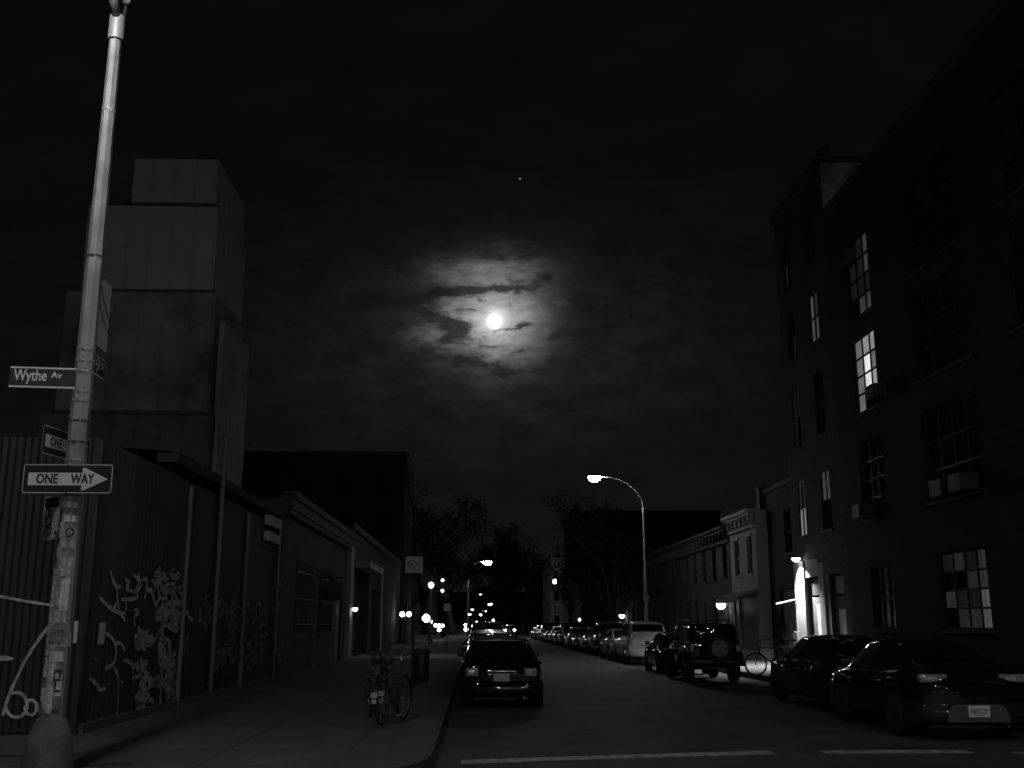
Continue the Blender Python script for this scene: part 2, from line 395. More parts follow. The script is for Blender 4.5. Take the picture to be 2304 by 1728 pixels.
def text_mesh(txt, w, h, xs=None):
    # writing as polygons fitted into w x h, origin at lower left, in the XY plane
    cu = bpy.data.curves.new('lettering', 'FONT'); cu.body = txt; cu.size = 1; cu.resolution_u = 3
    o = bpy.data.objects.new('lettering', cu); C.objects.link(o)
    dg = bpy.context.evaluated_depsgraph_get(); me = bpy.data.meshes.new_from_object(o.evaluated_get(dg))
    vs = [v.co.copy() for v in me.vertices]; fs = [tuple(p.vertices) for p in me.polygons]
    bpy.data.objects.remove(o); bpy.data.curves.remove(cu); bpy.data.meshes.remove(me)
    x0 = min(v.x for v in vs); x1 = max(v.x for v in vs); y0 = min(v.y for v in vs); y1 = max(v.y for v in vs)
    return [((v.x - x0) / (x1 - x0) * w, (v.y - y0) / (y1 - y0) * h) for v in vs], fs
def put_text(mb, txt, frame, u0, v0, w, h, off=0.002, mi=0, bold=0.0):
    o, u, v, n = [Vector(x) for x in frame]
    vs, fs = text_mesh(txt, w, h)
    for (du, dv) in ([(0, 0)] if not bold else [(0, 0), (bold, 0), (0, bold), (bold, bold)]):
        i = len(mb.v); mb.v += [tuple(o + u * (u0 + a + du) + v * (v0 + b + dv) + n * (off + 0.0002 * (du > 0) + 0.0004 * (dv > 0))) for a, b in vs]
        for f in fs: mb.f.append(tuple(i + k for k in f)); mb.m.append(mi)
def rrect(w, h, r, n=4, x0=0.0, y0=0.0):
    out = []
    for (cx, cy, a0) in [(w - r, r, -90), (w - r, h - r, 0), (r, h - r, 90), (r, r, 180)]:
        for k in range(n + 1):
            a = R(a0 + 90 * k / n); out.append((x0 + cx + r * math.cos(a), y0 + cy + r * math.sin(a)))
    return out
def ring(mb, o_poly, i_poly, frame, off, mi=0):
    o, u, v, n = [Vector(x) for x in frame]; k = len(o_poly)
    A = [o + u * p[0] + v * p[1] + n * off for p in o_poly]; B = [o + u * p[0] + v * p[1] + n * off for p in i_poly]
    for q in range(k): mb.face([A[q], A[(q + 1) % k], B[(q + 1) % k], B[q]], mi)

# ------------------------------------------------------------------ ground, roads, pavements
XK, XR = -0.50, 8.45            # kerb lines of the street
XW, XB = -5.58, 12.0            # building lines left and right
YC = 10.7                       # kerb line of the cross street
g = MB(); g.face([(-1500, -600, -0.16), (1500, -600, -0.16), (1500, 2600, -0.16), (-1500, 2600, -0.16)]); struct('ground', g, ROOFDK)
rd = MB()
def grid(mb, x0, x1, y0, y1, z, nx, ny):
    for i in range(nx):
        for j in range(ny):
            xa, xb = x0 + (x1 - x0) * i / nx, x0 + (x1 - x0) * (i + 1) / nx; ya, yb = y0 + (y1 - y0) * j / ny, y0 + (y1 - y0) * (j + 1) / ny
            mb.face([(xa, ya, z), (xb, ya, z), (xb, yb, z), (xa, yb, z)])
grid(rd, -80, 80, -3.0, YC, 0.0, 1, 1); grid(rd, XK, XR, YC, 1500, 0.0, 1, 1); grid(rd, XK, XR, -120, -3.0, 0.0, 1, 1)
struct('road', rd, ASPH)
def corner_slab(mb, xk, side, y0, y1, xfar, z):
    # pavement slab with a rounded corner at the crossing
    rr = 2.2; pts = [(xk, y1)]
    for k in range(9):
        a = R(90 * k / 8)
        pts.append((xk + side * (rr - rr * math.cos(a)), y0 + rr - rr * math.sin(a)))
    pts += [(xfar, y0), (xfar, y1)]
    mb.ext(pts, ((0, 0, -0.15), (1, 0, 0), (0, 1, 0), (0, 0, 1)), z + 0.15)
KW = 0.16
ks = []
for nm, xk, side, xf in (('left', XK, -1, -80), ('right', XR, 1, 80)):
    p = MB(); corner_slab(p, xk + side * KW, side, YC + KW, 1500, xf, 0.15); struct('pavement', p, PAVE)
    k = MB()   # kerb: strip following the slab edge
    rr = 2.2; outer = [(xk, 1500)]; inner = [(xk + side * KW, 1500)]
    for q in range(9):
        a = R(90 * q / 8)
        outer.append((xk + side * (rr - rr * math.cos(a)), YC + rr - rr * math.sin(a)))
        inner.append((xk + side * KW + side * (rr - rr * math.cos(a)), YC + KW + rr - rr * math.sin(a)))
    outer.append((xf, YC)); inner.append((xf, YC + KW))
    for q in range(len(outer) - 1):
        A, B, Cc, D = outer[q], outer[q + 1], inner[q + 1], inner[q]
        k.face([(A[0], A[1], 0.153), (B[0], B[1], 0.153), (Cc[0], Cc[1], 0.153), (D[0], D[1], 0.153)])
        k.face([(A[0], A[1], -0.1), (B[0], B[1], -0.1), (B[0], B[1], 0.153), (A[0], A[1], 0.153)])
        k.face([(D[0], D[1], 0.10), (Cc[0], Cc[1], 0.10), (Cc[0], Cc[1], 0.153), (D[0], D[1], 0.153)])
    struct('kerb', k, KERB)
for xa, xb in ((-80, XK), (XR, 80)):
    p = MB(); p.box((xa, -120, -0.15), (xb, -3.2, 0.15)); struct('pavement', p, PAVE)
ln = MB()
def stripe(pts, w):
    for a, b in zip(pts[:-1], pts[1:]):
        ln.face([(a[0], a[1] - w / 2, 0.004), (b[0], b[1] - w / 2, 0.004), (b[0], b[1] + w / 2, 0.004), (a[0], a[1] + w / 2, 0.004)])
stripe([(-0.16, 13.42), (1.2, 13.74), (2.6, 14.02), (3.88, 14.26)], 0.36)
stripe([(4.55, 14.24), (5.5, 14.28), (6.5, 14.24)], 0.34)
stripe([(7.02, 14.05), (8.1, 13.8)], 0.34)
stripe([(0.2, 10.9), (3.9, 11.3), (7.9, 11.4)], 0.34)
struct('crosswalk_marking', ln, LINE)
for (x_, y_, w_, l_, a_) in ((2.6, 17.2, 1.5, 2.6, 6), (4.6, 26.5, 1.2, 5.5, -3), (2.9, 38, 1.8, 3.0, 4), (5.2, 19.8, .5, 4.2, 12)):
    pm_ = MB(); rr_ = random.Random(int(x_ * 10 + y_)); c_, s_ = math.cos(R(a_)), math.sin(R(a_)); pts_ = []
    for k in range(20):
        an = 2 * PI * k / 20; q_ = (abs(math.cos(an)) ** 6 + abs(math.sin(an)) ** 6) ** (-1 / 6) * rr_.uniform(.93, 1.04); px_, py_ = math.cos(an) * q_ * w_ / 2, math.sin(an) * q_ * l_ / 2
        pts_.append((x_ + px_ * c_ - py_ * s_, y_ + px_ * s_ + py_ * c_, .004))
    pm_.face(pts_); struct('road_patch', pm_, PATCH)
dv = MB(); dv.box((XW + 0.02, 47.4, 0.1), (-0.5, 53.5, 0.158)); struct('driveway', dv, STUCLT)

# ------------------------------------------------------------------ street lamps
def lamp_head(mb_h, mb_l, c, d, s=1.0):
    # flattened cobra head lying along d, drop lens under it
    d = Vector(d).normalized(); side = d.cross(Vector((0, 0, 1))).normalized(); up = Vector((0, 0, 1)); c = Vector(c)
    def ell(mb, a, b, hgt, z0, top):
        n, m = 14, 5; i0 = len(mb.v)
        for j in range(m + 1):
            ph = PI / 2 * j / m
            for q in range(n):
                t = 2 * PI * q / n
                x = math.cos(t) * a * math.cos(ph); y = math.sin(t) * b * math.cos(ph); z = math.sin(ph) * hgt * (1 if top else -1)
                mb.v.append(tuple(c + d * x * s + side * y * s + up * (z0 + z) * s))
        for j in range(m):
            for q in range(n):
                mb.f.append((i0 + j * n + q, i0 + j * n + (q + 1) % n, i0 + (j + 1) * n + (q + 1) % n, i0 + (j + 1) * n + q)); mb.m.append(0)
        mb.f.append(tuple(i0 + q for q in range(n))); mb.m.append(0)
    ell(mb_h, 0.40, 0.19, 0.13, 0.0, True); ell(mb_l, 0.27, 0.17, 0.23, -0.006, False)
def street_lamp(name, label, base, h, arm_dir, reach, rise, glow, hs=1.0, r0=0.13, r1=0.07, group=None, sides=8, cat='street lamp', lean=False):
    t = thing(name, label, cat, base, group); b = Vector(base); d = Vector((arm_dir[0], arm_dir[1], 0)).normalized()
    m = MB(); m.lathe([(r0 * 1.9, 0.0), (r0 * 1.9, 0.10), (r0 * 1.72, 0.36), (r0 * 1.42, 0.46), (r0 * 1.12, 0.56)], sides * 2, b); m.build('base', CONC, t, True, angle=40)
    m = MB(); m.lathe([(r0, 0.5), (r1, h)], sides, b, rot=0.5); m.build('shaft', GALV, t)
    m = MB(); m.lathe([(r1 * 1.35, h - 0.30), (r1 * 1.35, h), (r1 * 0.6, h + 0.05)], 12, b); m.build('collar', GALV, t, True, angle=40)
    pts = []
    for k in range(13):
        u = k / 12
        if lean: pts.append(b + Vector((0, 0, h - 0.05)) + d * reach * u + Vector((0, 0, rise * math.sin(u * PI / 2)))); continue
        pts.append(b + Vector((0, 0, h - 0.05)) + d * reach * (1 - math.cos(u * PI / 2)) + Vector((0, 0, rise * math.sin(u * PI / 2))))
    m = MB(); m.tube(pts, [(0.045 if not lean else 0.055) - 0.012 * k / 12 for k in range(13)], 8); m.build('arm', ALUM, t, True)
    hd, le = MB(), MB(); lamp_head(hd, le, pts[-1] + d * 0.34 * hs, d, hs)
    ho = hd.build('lamp_head', ALUM, t, True); le.build('lens', glow, ho, True)
    return t
PB = Vector((-4.275, 11.2, 0.15))
corner = street_lamp('street_lamp', 'tall sticker covered octagonal lamp post at the near left corner carrying the street signs', PB, 8.47, (0.06, -1), 2.3, 1.1, GLOW_C, 1.0, 0.128, 0.066, None, 8, 'street lamp', True)
m = MB(); m.rbox(PB + Vector((.05, -.05, 8.62)), PB + Vector((.15, .05, 8.74)), .015); m.tube([PB + Vector((.06, 0, 8.4)), PB + Vector((.09, 0, 8.66))], .02, 6); m.build('photocell', STEELDK, corner)
# clamps, bands and stickers wrapped round the shaft
def shaft_r(z): return 0.128 + (0.066 - 0.128) * (z - 0.5) / (8.47 - 0.5)
def band(z, hgt, grow, name, m, a0=0.0, a1=360.0, par=corner):
    k = MB(); n = 24; rr = shaft_r(z) + grow
    for q in range(n):
        p = []
        for (a, zz2) in ((q, z), (q + 1, z), (q + 1, z + hgt), (q, z + hgt)):
            an = R(a0 + (a1 - a0) * a / n); oc = ((an / (PI / 4)) % 1.0) * (PI / 4) - PI / 8
            # follow the octagon (flat centred on multiples of 45 degrees)
            ro = (shaft_r(zz2)) * math.cos(PI / 8) / math.cos(oc) + grow
            p.append(PB + Vector((ro * math.cos(an), ro * math.sin(an), zz2)))
        k.face(p)
    return k.build(name, m, par)
for z in (3.05, 3.33, 3.52, 3.75, 3.98, 4.08, 4.30, 4.42, 4.55, 5.62, 7.4):
    band(z - 0.15, 0.022, 0.006, 'steel_strap', ALUM if z not in (3.52, 3.75, 5.62) else STEELDK)
rs = random.Random(3)
z = 0.62
while z < 2.75:
    hgt = rs.uniform(0.05, 0.20)
    a = rs.uniform(190, 330)
    w = rs.uniform(35, 95)
    band(z, hgt, 0.003 + rs.random() * 0.003, 'sticker', rs.choice([STICK, STICKL, STICK, STICKD, STICK]), a - w / 2, a + w / 2)
    z += rs.uniform(0.03, 0.12)
for z, hgt, a, w, m in ((0.66, 0.21, 262, 46, STICKL), (1.62, 0.32, 296, 40, STICKL), (1.12, 0.10, 285, 70, STICKL), (1.30, 0.14, 275, 80, STICKD), (0.78, 0.22, 305, 34, STICKL)):
    band(z, hgt, 0.008, 'sticker', m, a - w / 2, a + w / 2)
k = MB()   # black tag painted down the shaft
for (z, a, w, hgt) in ((1.05, 300, 26, 0.02), (0.98, 306, 10, 0.08), (0.93, 300, 24, 0.02), (0.86, 295, 8, 0.08), (0.84, 302, 24, 0.02), (0.60, 300, 22, 0.03)):
    pass
for (z, a, w, hgt) in ((1.02, 300, 26, 0.022), (0.96, 308, 9, 0.07), (0.93, 300, 26, 0.022), (0.85, 292, 8, 0.09), (0.82, 301, 26, 0.022), (0.62, 300, 30, 0.025)):
    band(z, hgt, 0.0105, 'paint_tag', SIGNK, a - w / 2, a + w / 2)
kk = MB(); fr = (PB + Vector((0.055, -0.131, 2.42)), (1, 0, 0), (0, 0, 1), (0, -1, 0)); ring(kk, [(0.045 * math.cos(R(a)), 0.052 * math.sin(R(a))) for a in range(0, 360, 20)], [(0.030 * math.cos(R(a)), 0.036 * math.sin(R(a))) for a in range(0, 360, 20)], fr, 0.004)
kk.build('round_sticker', SIGNK, corner)

# ------------------------------------------------------------------ signs on the corner post
def plate_frame(a, b, z):     # frame with u from a to b (xy), v up, n = u x v flipped towards the viewer
    u = (Vector((b[0], b[1], 0)) - Vector((a[0], a[1], 0))).normalized(); n = u.cross(Vector((0, 0, 1)))
    return (Vector((a[0], a[1], z)), u, Vector((0, 0, 1)), n)
def one_way(label, a, b, z, w=0.914, h=0.305):
    fr = plate_frame(a, b, z); t = thing('one_way_sign', label, 'road sign', (Vector(fr[0]) + Vector(fr[1]) * w / 2), 'one way signs on the corner post')
    m = MB(); m.ext(rrect(w, h, 0.035), fr, 0.004); m.build('sign_plate', SIGNK, t)
    m = MB(); ring(m, rrect(w - 0.008, h - 0.008, 0.032, 4, 0.004, 0.004), rrect(w - 0.036, h - 0.036, 0.02, 4, 0.018, 0.018), fr, 0.006); m.build('border', SIGNW2, t)
    m = MB(); x0, x1, xt = 0.065 * w, 0.665 * w, 0.945 * w; ym = h * 0.49
    ar = [(x0, ym - 0.066), (x1, ym - 0.066), (x1 - 0.008, ym - 0.118), (x1 + 0.022, ym - 0.118), (xt, ym), (x1 + 0.022, ym + 0.118), (x1 - 0.008, ym + 0.118), (x1, ym + 0.066), (x0, ym + 0.066)]
    m.ext(ar, (Vector(fr[0]) + Vector(fr[3]) * 0.0045, fr[1], fr[2], fr[3]), 0.002); m.build('arrow', SIGNW, t)
    m = MB(); put_text(m, 'ONE', fr, 0.155 * w, ym - 0.050, 0.235 * w, 0.100, 0.008, 0, 0.006); m.build('lettering', SIGNK, t); m = MB(); put_text(m, 'WAY', fr, 0.535 * w, ym - 0.050, 0.255 * w, 0.100, 0.008, 0, 0.006); m.build('lettering', SIGNK, t)
    m = MB()
    for s in (0.35, 0.5):
        c = Vector(fr[0]) + Vector(fr[1]) * w * 0.5 + Vector((0, 0, h * (0.08 if s < 0.4 else 0.93))); m.lathe([(0.012, 0), (0.012, 0.012)], 8, (0, 0, 0), 'Y')
        for i in range(len(m.v) - 16, len(m.v)): m.v[i] = tuple(Vector(m.v[i]) + c - Vector((0, 0.014, 0)))
    m.build('bolt', CHROME, t)
    return t
one_way('black one way sign with full white arrow facing the viewer on the corner post', (-4.745, 11.03), (-3.80, 11.03), 2.965, 0.935, 0.315)
pa = onY(97, 955, 10.98); pb_ = min((onY(204, 990, 10.98 + k * .02) for k in range(60)), key=lambda q: abs(q.z - pa.z))
one_way('one way sign turned aslant behind the corner post, only ONE showing', pa.xy, pb_.xy, onY(94, 1020, 10.98).z, (pb_ - pa).xy.length, 0.315)
def name_sign(label, a, b, z, w, h, words, grp='street name signs on the corner post'):
    fr = plate_frame(a, b, z); t = thing('street_name_sign', label, 'street sign', (Vector(fr[0]) + Vector(fr[1]) * w / 2), grp)
    m = MB(); m.ext(rrect(w, h, 0.012), fr, 0.004); m.build('sign_plate', SIGNG, t)
    m = MB()
    for y in (0.004, h - 0.022): m.ext([(0.006, y), (w - 0.006, y), (w - 0.006, y + 0.018), (0.006, y + 0.018)], (Vector(fr[0]) + Vector(fr[3]) * 0.0045, fr[1], fr[2], fr[3]), 0.002)
    m.build('border', SIGNW, t)
    for (tx, x, y, ww, hh, bo) in words: m = MB(); put_text(m, tx, fr, x, y, ww, hh, 0.006, 0, bo); m.build('lettering', SIGNW, t)
    return t
name_sign('dark street name sign reading Wythe Av sticking out left of the corner post', (-5.01, 11.06), (-4.33, 11.13), 4.105, 0.685, 0.235,
          [('Wythe', 0.045, 0.040, 0.335, 0.158, 0.004), ('Av', 0.425, 0.115, 0.11, 0.065, 0.004)])
XS = -4.27
name_sign('dark street name sign reading N 9 St seen edge on, right of the corner post', (XS, onX(235, 834, XS).y - 0.66), (XS, onX(235, 834, XS).y), onX(235, 834, XS).z - 0.1175, 0.66, 0.235,
          [('N', 0.05, 0.06, 0.10, 0.12, 0.004), ('9', 0.36, 0.04, 0.115, 0.155, 0.010), ('ST', 0.52, 0.105, 0.115, 0.075, 0.006)])
q1 = onX(238, 793, XS - .02); q2 = onX(250, 643, XS - .02); fr = plate_frame((XS - .02, q1.y - 0.5), (XS - .02, q1.y), q1.z); t = thing('regulation_sign', 'tall plain white plate seen nearly edge on, highest sign on the corner post', 'road sign', fr[0])
m = MB(); w, h = 0.50, q2.z - q1.z; m.ext([(0.0, 0.0), (w, 0.0), (w, h - 0.05), (w - 0.03, h), (0.24, h), (0.22, h - 0.03), (0.17, h - 0.03), (0.15, h), (0.0, h)], fr, 0.004); m.build('sign_plate', mat('bright_white_plate', 0.88, 0.5, 0, 0.06, 10), t)
m = MB()
for x, y0, y1, bow in ((0.03, 0.75, 0.33, 0.05), (0.01, 0.55, 0.20, 0.06)):
    m.tube([Vector(fr[0]) + Vector(fr[3]) * 0.03 + Vector(fr[1]) * (x + (w - x) * k / 10) + Vector((0, 0, y0 + (y1 - y0) * k / 10 - bow * math.sin(PI * k / 10))) for k in range(11)], 0.006, 5)
m.build('cable', STEELDK, t)
fr = plate_frame((-4.575, 11.24), (-4.335, 11.05), 2.50); t = thing('small_post_sign', 'small defaced sign with dark header clamped beside the corner post below the one way sign', 'sign', fr[0])
m = MB(); m.ext(rrect(0.305, 0.46, 0.02), fr, 0.004); m.build('sign_plate', SIGNW2, t)
m = MB(); m.ext([(0.02, 0.34), (0.285, 0.33), (0.285, 0.44), (0.02, 0.44)], (Vector(fr[0]) + Vector(fr[3]) * 0.0045, fr[1], fr[2], fr[3]), 0.002)
rs2 = random.Random(11)
for q in range(9):
    cx, cy = rs2.uniform(0.06, 0.22), rs2.uniform(0.06, 0.28); ra = rs2.uniform(0.015, 0.05); a0 = rs2.uniform(0, 360); a1 = a0 + rs2.uniform(90, 260)
    P = [(cx + ra * math.cos(R(a0 + (a1 - a0) * k / 8)), cy + ra * 1.4 * math.sin(R(a0 + (a1 - a0) * k / 8))) for k in range(9)]
    m.tube([Vector(fr[0]) + Vector(fr[1]) * p[0] + Vector((0, 0, p[1])) + Vector(fr[3]) * 0.006 for p in P], 0.009, 4)
m.build('scrawl', SIGNK, t)
m = MB()
for zc in (0.06, 0.415):
    m.lathe([(0.016, 0), (0.016, 0.02), (0.008, 0.03)], 8, Vector(fr[0]) + Vector(fr[1]) * 0.285 + Vector((0, -0.03, zc)), 'Y')
m.build('clamp_bolt', CHROME, t)

# ------------------------------------------------------------------ corrugated fence with graffiti
YF, ZF = 15.4, 4.32
XC = -5.55
fence = thing('corrugated_fence', 'high corrugated metal fence with sprayed graffiti round the left street corner', 'fence', (XC, YF, 0.15))
def sheet(p0, p1, z0, z1, pitch, amp, nrm):
    m = MB(); p0, p1 = Vector(p0), Vector(p1); L = (p1 - p0).length; d = (p1 - p0) / L; n = Vector(nrm); k = int(L / pitch * 6)
    cols = []
    for i in range(k + 1):
        q = p0 + d * L * i / k + n * amp * math.sin(2 * PI * i / 6); cols.append(q)
    i0 = len(m.v)
    for q in cols: m.v.append((q.x, q.y, z0)); m.v.append((q.x, q.y, z1))
    for i in range(k): m.f.append((i0 + 2 * i, i0 + 2 * i + 2, i0 + 2 * i + 3, i0 + 2 * i + 1)); m.m.append(0)
    for q in cols: pass
    b = len(m.v)
    for q in cols: m.v.append((q.x - n.x * 0.004, q.y - n.y * 0.004, z0)); m.v.append((q.x - n.x * 0.004, q.y - n.y * 0.004, z1))
    for i in range(k):
        m.f.append((b + 2 * i, b + 2 * i + 1, b + 2 * i + 3, b + 2 * i + 2)); m.m.append(0)
        m.f.append((i0 + 2 * i + 1, i0 + 2 * i + 3, b + 2 * i + 3, b + 2 * i + 1)); m.m.append(0)
    return m
sheet((-16, YF, 0), (XC - 0.03, YF, 0), 0.17, ZF, 0.11, 0.014, (0, -1, 0)).build('front_sheet', CORR, fence)
sheet((XC, YF, 0), (XC, 29.2, 0), 0.17, ZF, 0.20, 0.012, (1, 0, 0)).build('side_sheet', CORR2, fence)
m = MB(); m.box((XC - 0.06, YF - 0.06, 0.15), (XC + 0.03, YF + 0.05, ZF - 0.05)); m.build('corner_post', STEELDK, fence)
for (px, pb, r_, z1) in ((412, 1380, 0.045, 4.2), (484, 1380, 0.05, 5.6), (548, 1380, 0.05, 4.25)):
    q = onX(px, pb, XC + 0.07); m = MB(); m.tube([(q.x, q.y, 0.15), (q.x, q.y, z1)], r_, 8); m.build('fence_post', PIPE, fence)
m = MB(); m.box((XC - 0.03, YF + 0.06, 0.15), (XC + 0.09, 29.2, 0.27)); m.build('footing', KERB, fence)
m = MB(); m.rbox((XC - 0.1, 29.25, 0.15), (XC + 0.12, 29.6, 4.5), 0.01); m.build('gate_post', FRAMEDK, fence)
for (z0, z1, x) in ((4.15, 4.42, 0.18), (3.75, 4.0, 0.14)):
    m = MB(); m.rbox((XC + 0.02, 27.6, z0), (XC + x, 29.3, z1), 0.01); m.build('sign_board', TRIM, fence)
NUDGE = [0]
def strokes(plane, lists, r, matl, name='graffiti'):
    m = MB()
    for li, pl in enumerate(lists):
        pts = []; NUDGE[0] = (NUDGE[0] + 1) % 60; lift = .0004 * NUDGE[0]
        # smooth the polyline
        for i in range(len(pl) - 1):
            p0 = pl[max(i - 1, 0)]; p1 = pl[i]; p2 = pl[i + 1]; p3 = pl[min(i + 2, len(pl) - 1)]
            for k in range(4):
                t = k / 4
                f = lambda a, b, c, d: 0.5 * (2 * b + (c - a) * t + (2 * a - 5 * b + 4 * c - d) * t * t + (3 * b - a - 3 * c + d) * t ** 3)
                pts.append((f(p0[0], p1[0], p2[0], p3[0]), f(p0[1], p1[1], p2[1], p3[1])))
        pts.append(pl[-1])
        W3 = [plane(*p) for p in pts]
        i0 = len(m.v)
        for j, p in enumerate(W3):
            d = (W3[min(j + 1, len(W3) - 1)] - W3[max(j - 1, 0)])
            if plane is front: s = Vector((-d.z, 0, d.x)); n = Vector((0, -1, 0))
            else: s = Vector((0, -d.z, d.y)); n = Vector((1, 0, 0))
            if s.length < 1e-6: s = Vector((0, 0, 1))
            s.normalize(); rr = r * (0.75 + 0.5 * random.random()) * (0.6 if j in (0, len(W3) - 1) else 1)
            m.v.append(tuple(p + s * rr + n * lift)); m.v.append(tuple(p - s * rr + n * lift))
        for j in range(len(W3) - 1): m.f.append((i0 + 2 * j, i0 + 2 * j + 1, i0 + 2 * j + 3, i0 + 2 * j + 2)); m.m.append(0)
    return m.build(name, matl, fence)
front = lambda px, py: onY(px, py, YF - 0.016)
sidep = lambda px, py: onX(px, py, XC + 0.0145)
circ = lambda cx, cy, rx, ry, a0=0, a1=360, n=14: [(cx + rx * math.cos(R(a0 + (a1 - a0) * k / n)), cy + ry * math.sin(R(a0 + (a1 - a0) * k / n))) for k in range(n + 1)]
strokes(front, [[(-40, 1334), (0, 1342), (60, 1353), (124, 1363)], [(118, 1396), (90, 1435), (60, 1480), (38, 1525), (18, 1570), (6, 1612)],
                circ(37, 1586, 24, 28, -120, 170), circ(70, 1592, 13, 17, -150, 200), [(-60, 1476), (0, 1478), (30, 1482)], [(-50, 1486), (0, 1484), (30, 1482)]], 0.022, SPRAY)
z0 = lambda l: [(200 + x / 3.95, 1260 + y / 3.95) for x, y in l]
S1 = [z0(l) for l in ([(90, 330), (180, 420), (270, 470), (325, 470)], [(190, 95), (215, 190), (245, 240), (250, 330), (270, 440)], [(228, 236), (288, 240)], [(250, 390), (215, 430)],
    [(285, 350), (395, 345), (440, 312)], [(325, 370), (330, 450)], [(320, 170), (350, 215), (340, 290)], [(390, 135), (440, 190), (395, 295)], [(430, 110), (458, 220), (410, 300)], [(360, 180), (330, 250), (385, 280)],
    [(465, 185), (505, 168), (515, 230), (488, 345)], [(550, 180), (590, 210), (622, 330), (590, 400)], [(545, 240), (570, 340), (600, 420)],
    [(140, 650), (200, 690), (236, 780), (230, 880), (200, 930), (140, 968)], [(225, 735), (280, 745), (316, 805)], [(305, 888), (360, 910), (392, 960), (385, 1005)],
    [(215, 950), (246, 1010), (252, 1060)], [(0, 1050), (60, 1100), (90, 1150), (145, 1142)], [(400, 440), (440, 470), (395, 510), (405, 585)], [(275, 480), (320, 540)])]
strokes(sidep, S1, 0.030, SPRAY)
S2 = [z0(l) for l in ([(260, 1060), (262, 1200), (250, 1330), (230, 1450), (170, 1560)], [(275, 1390), (272, 1530)], [(420, 1260), (415, 1540)], [(45, 880), (75, 875)], [(280, 1085), (305, 1090)])]
for (cx, cy, n, w, h) in ((500, 690, 7, 60, 75), (500, 1080, 4, 45, 45), (465, 1240, 5, 45, 70), (450, 960, 4, 40, 50), (690, 900, 8, 45, 190), (640, 740, 4, 25, 90), (700, 1230, 4, 35, 70), (690, 420, 8, 110, 130), (700, 110, 2, 75, 60), (1010, 420, 4, 40, 110), (1055, 560, 3, 30, 70),
                          (860, 800, 3, 20, 100), (1190, 400, 4, 45, 90), (1180, 870, 5, 45, 90), (1030, 1090, 2, 25, 40), (1260, 800, 3, 40, 60), (1340, 860, 5, 40, 110), (1470, 880, 5, 50, 120), (1360, 420, 4, 60, 150), (1540, 520, 3, 50, 130), (1670, 300, 2, 15, 90), (1680, 780, 3, 25, 80)):
    rq = random.Random(int(cx * 7 + cy)); S3 = []
    for q in range(n + n // 2 + 1):
        x, y = cx + rq.gauss(0, w * .55), cy + rq.gauss(0, h * .55); l = [(x, y)]
        an = rq.uniform(0, 360)
        for k in range(rq.randint(5, 9)):
            an += rq.uniform(-110, 110); x = cx + (x + math.cos(R(an)) * w * 0.6 - cx) * .88; y = cy + (y + math.sin(R(an)) * h * 0.55 - cy) * .88; l.append((x, y))
        S3.append(z0(l))
    strokes(sidep, S3, 0.034 if h > 60 else 0.026, SPRAY2 if cx < 800 else SPRAY3)
strokes(sidep, S2, 0.022, SPRAY2)
for plane, qd in ((front, [(168, 1398), (190, 1396), (187, 1448), (164, 1447)]),):
    m = MB(); m.face([plane(*p) + Vector((0, -0.006, 0)) for p in qd]); m.build('paper_notice', PAPER, fence)
m = MB(); m.face([sidep(*p) + Vector((0.006, 0, 0)) for p in [(223, 1402), (237, 1400), (233, 1450), (219, 1450)]]); m.build('paper_notice', PAPER, fence)

# ------------------------------------------------------------------ buildings: a wall with real openings
def wall(mb, o, u, n, L, z0, z1, holes, depth=0.22, mi=0):
    o, u, n = Vector(o), Vector(u), Vector(n)
    us = sorted({0.0, L} | {h[0] for h in holes} | {h[1] for h in holes}); zs = sorted({z0, z1} | {h[2] for h in holes} | {h[3] for h in holes})
    P = lambda a, z, d=0.0: o + u * a + Vector((0, 0, z)) - n * d
    for a, b in zip(us[:-1], us[1:]):
        for c, e in zip(zs[:-1], zs[1:]):
            if any(h[0] <= a + 1e-6 and h[1] >= b - 1e-6 and h[2] <= c + 1e-6 and h[3] >= e - 1e-6 for h in holes): continue
            mb.face([P(a, c), P(b, c), P(b, e), P(a, e)], mi)
    for (a, b, c, e) in [h[:4] for h in holes]:
        mb.face([P(a, c), P(a, e), P(a, e, depth), P(a, c, depth)], mi); mb.face([P(b, c), P(b, c, depth), P(b, e, depth), P(b, e)], mi)
        mb.face([P(a, e), P(b, e), P(b, e, depth), P(a, e, depth)], mi); mb.face([P(a, c), P(a, c, depth), P(b, c, depth), P(b, c)], mi)
        mb.face([P(a, c, depth), P(b, c, depth), P(b, e, depth), P(a, e, depth)], mi)
def box_rest(mb, o, u, n, L, D, z0, z1, mi=0, roof=True):
    o, u, n = Vector(o), Vector(u), Vector(n); a, b = o, o + u * L; c, d = b - n * D, a - n * D
    up = lambda p, z: p + Vector((0, 0, z))
    for p, q in ((b, c), (c, d), (d, a)): mb.face([up(p, z0), up(q, z0), up(q, z1), up(p, z1)], mi)
    if roof: mb.face([up(a, z1 - 0.02), up(b, z1 - 0.02), up(c, z1 - 0.02), up(d, z1 - 0.02)], mi)
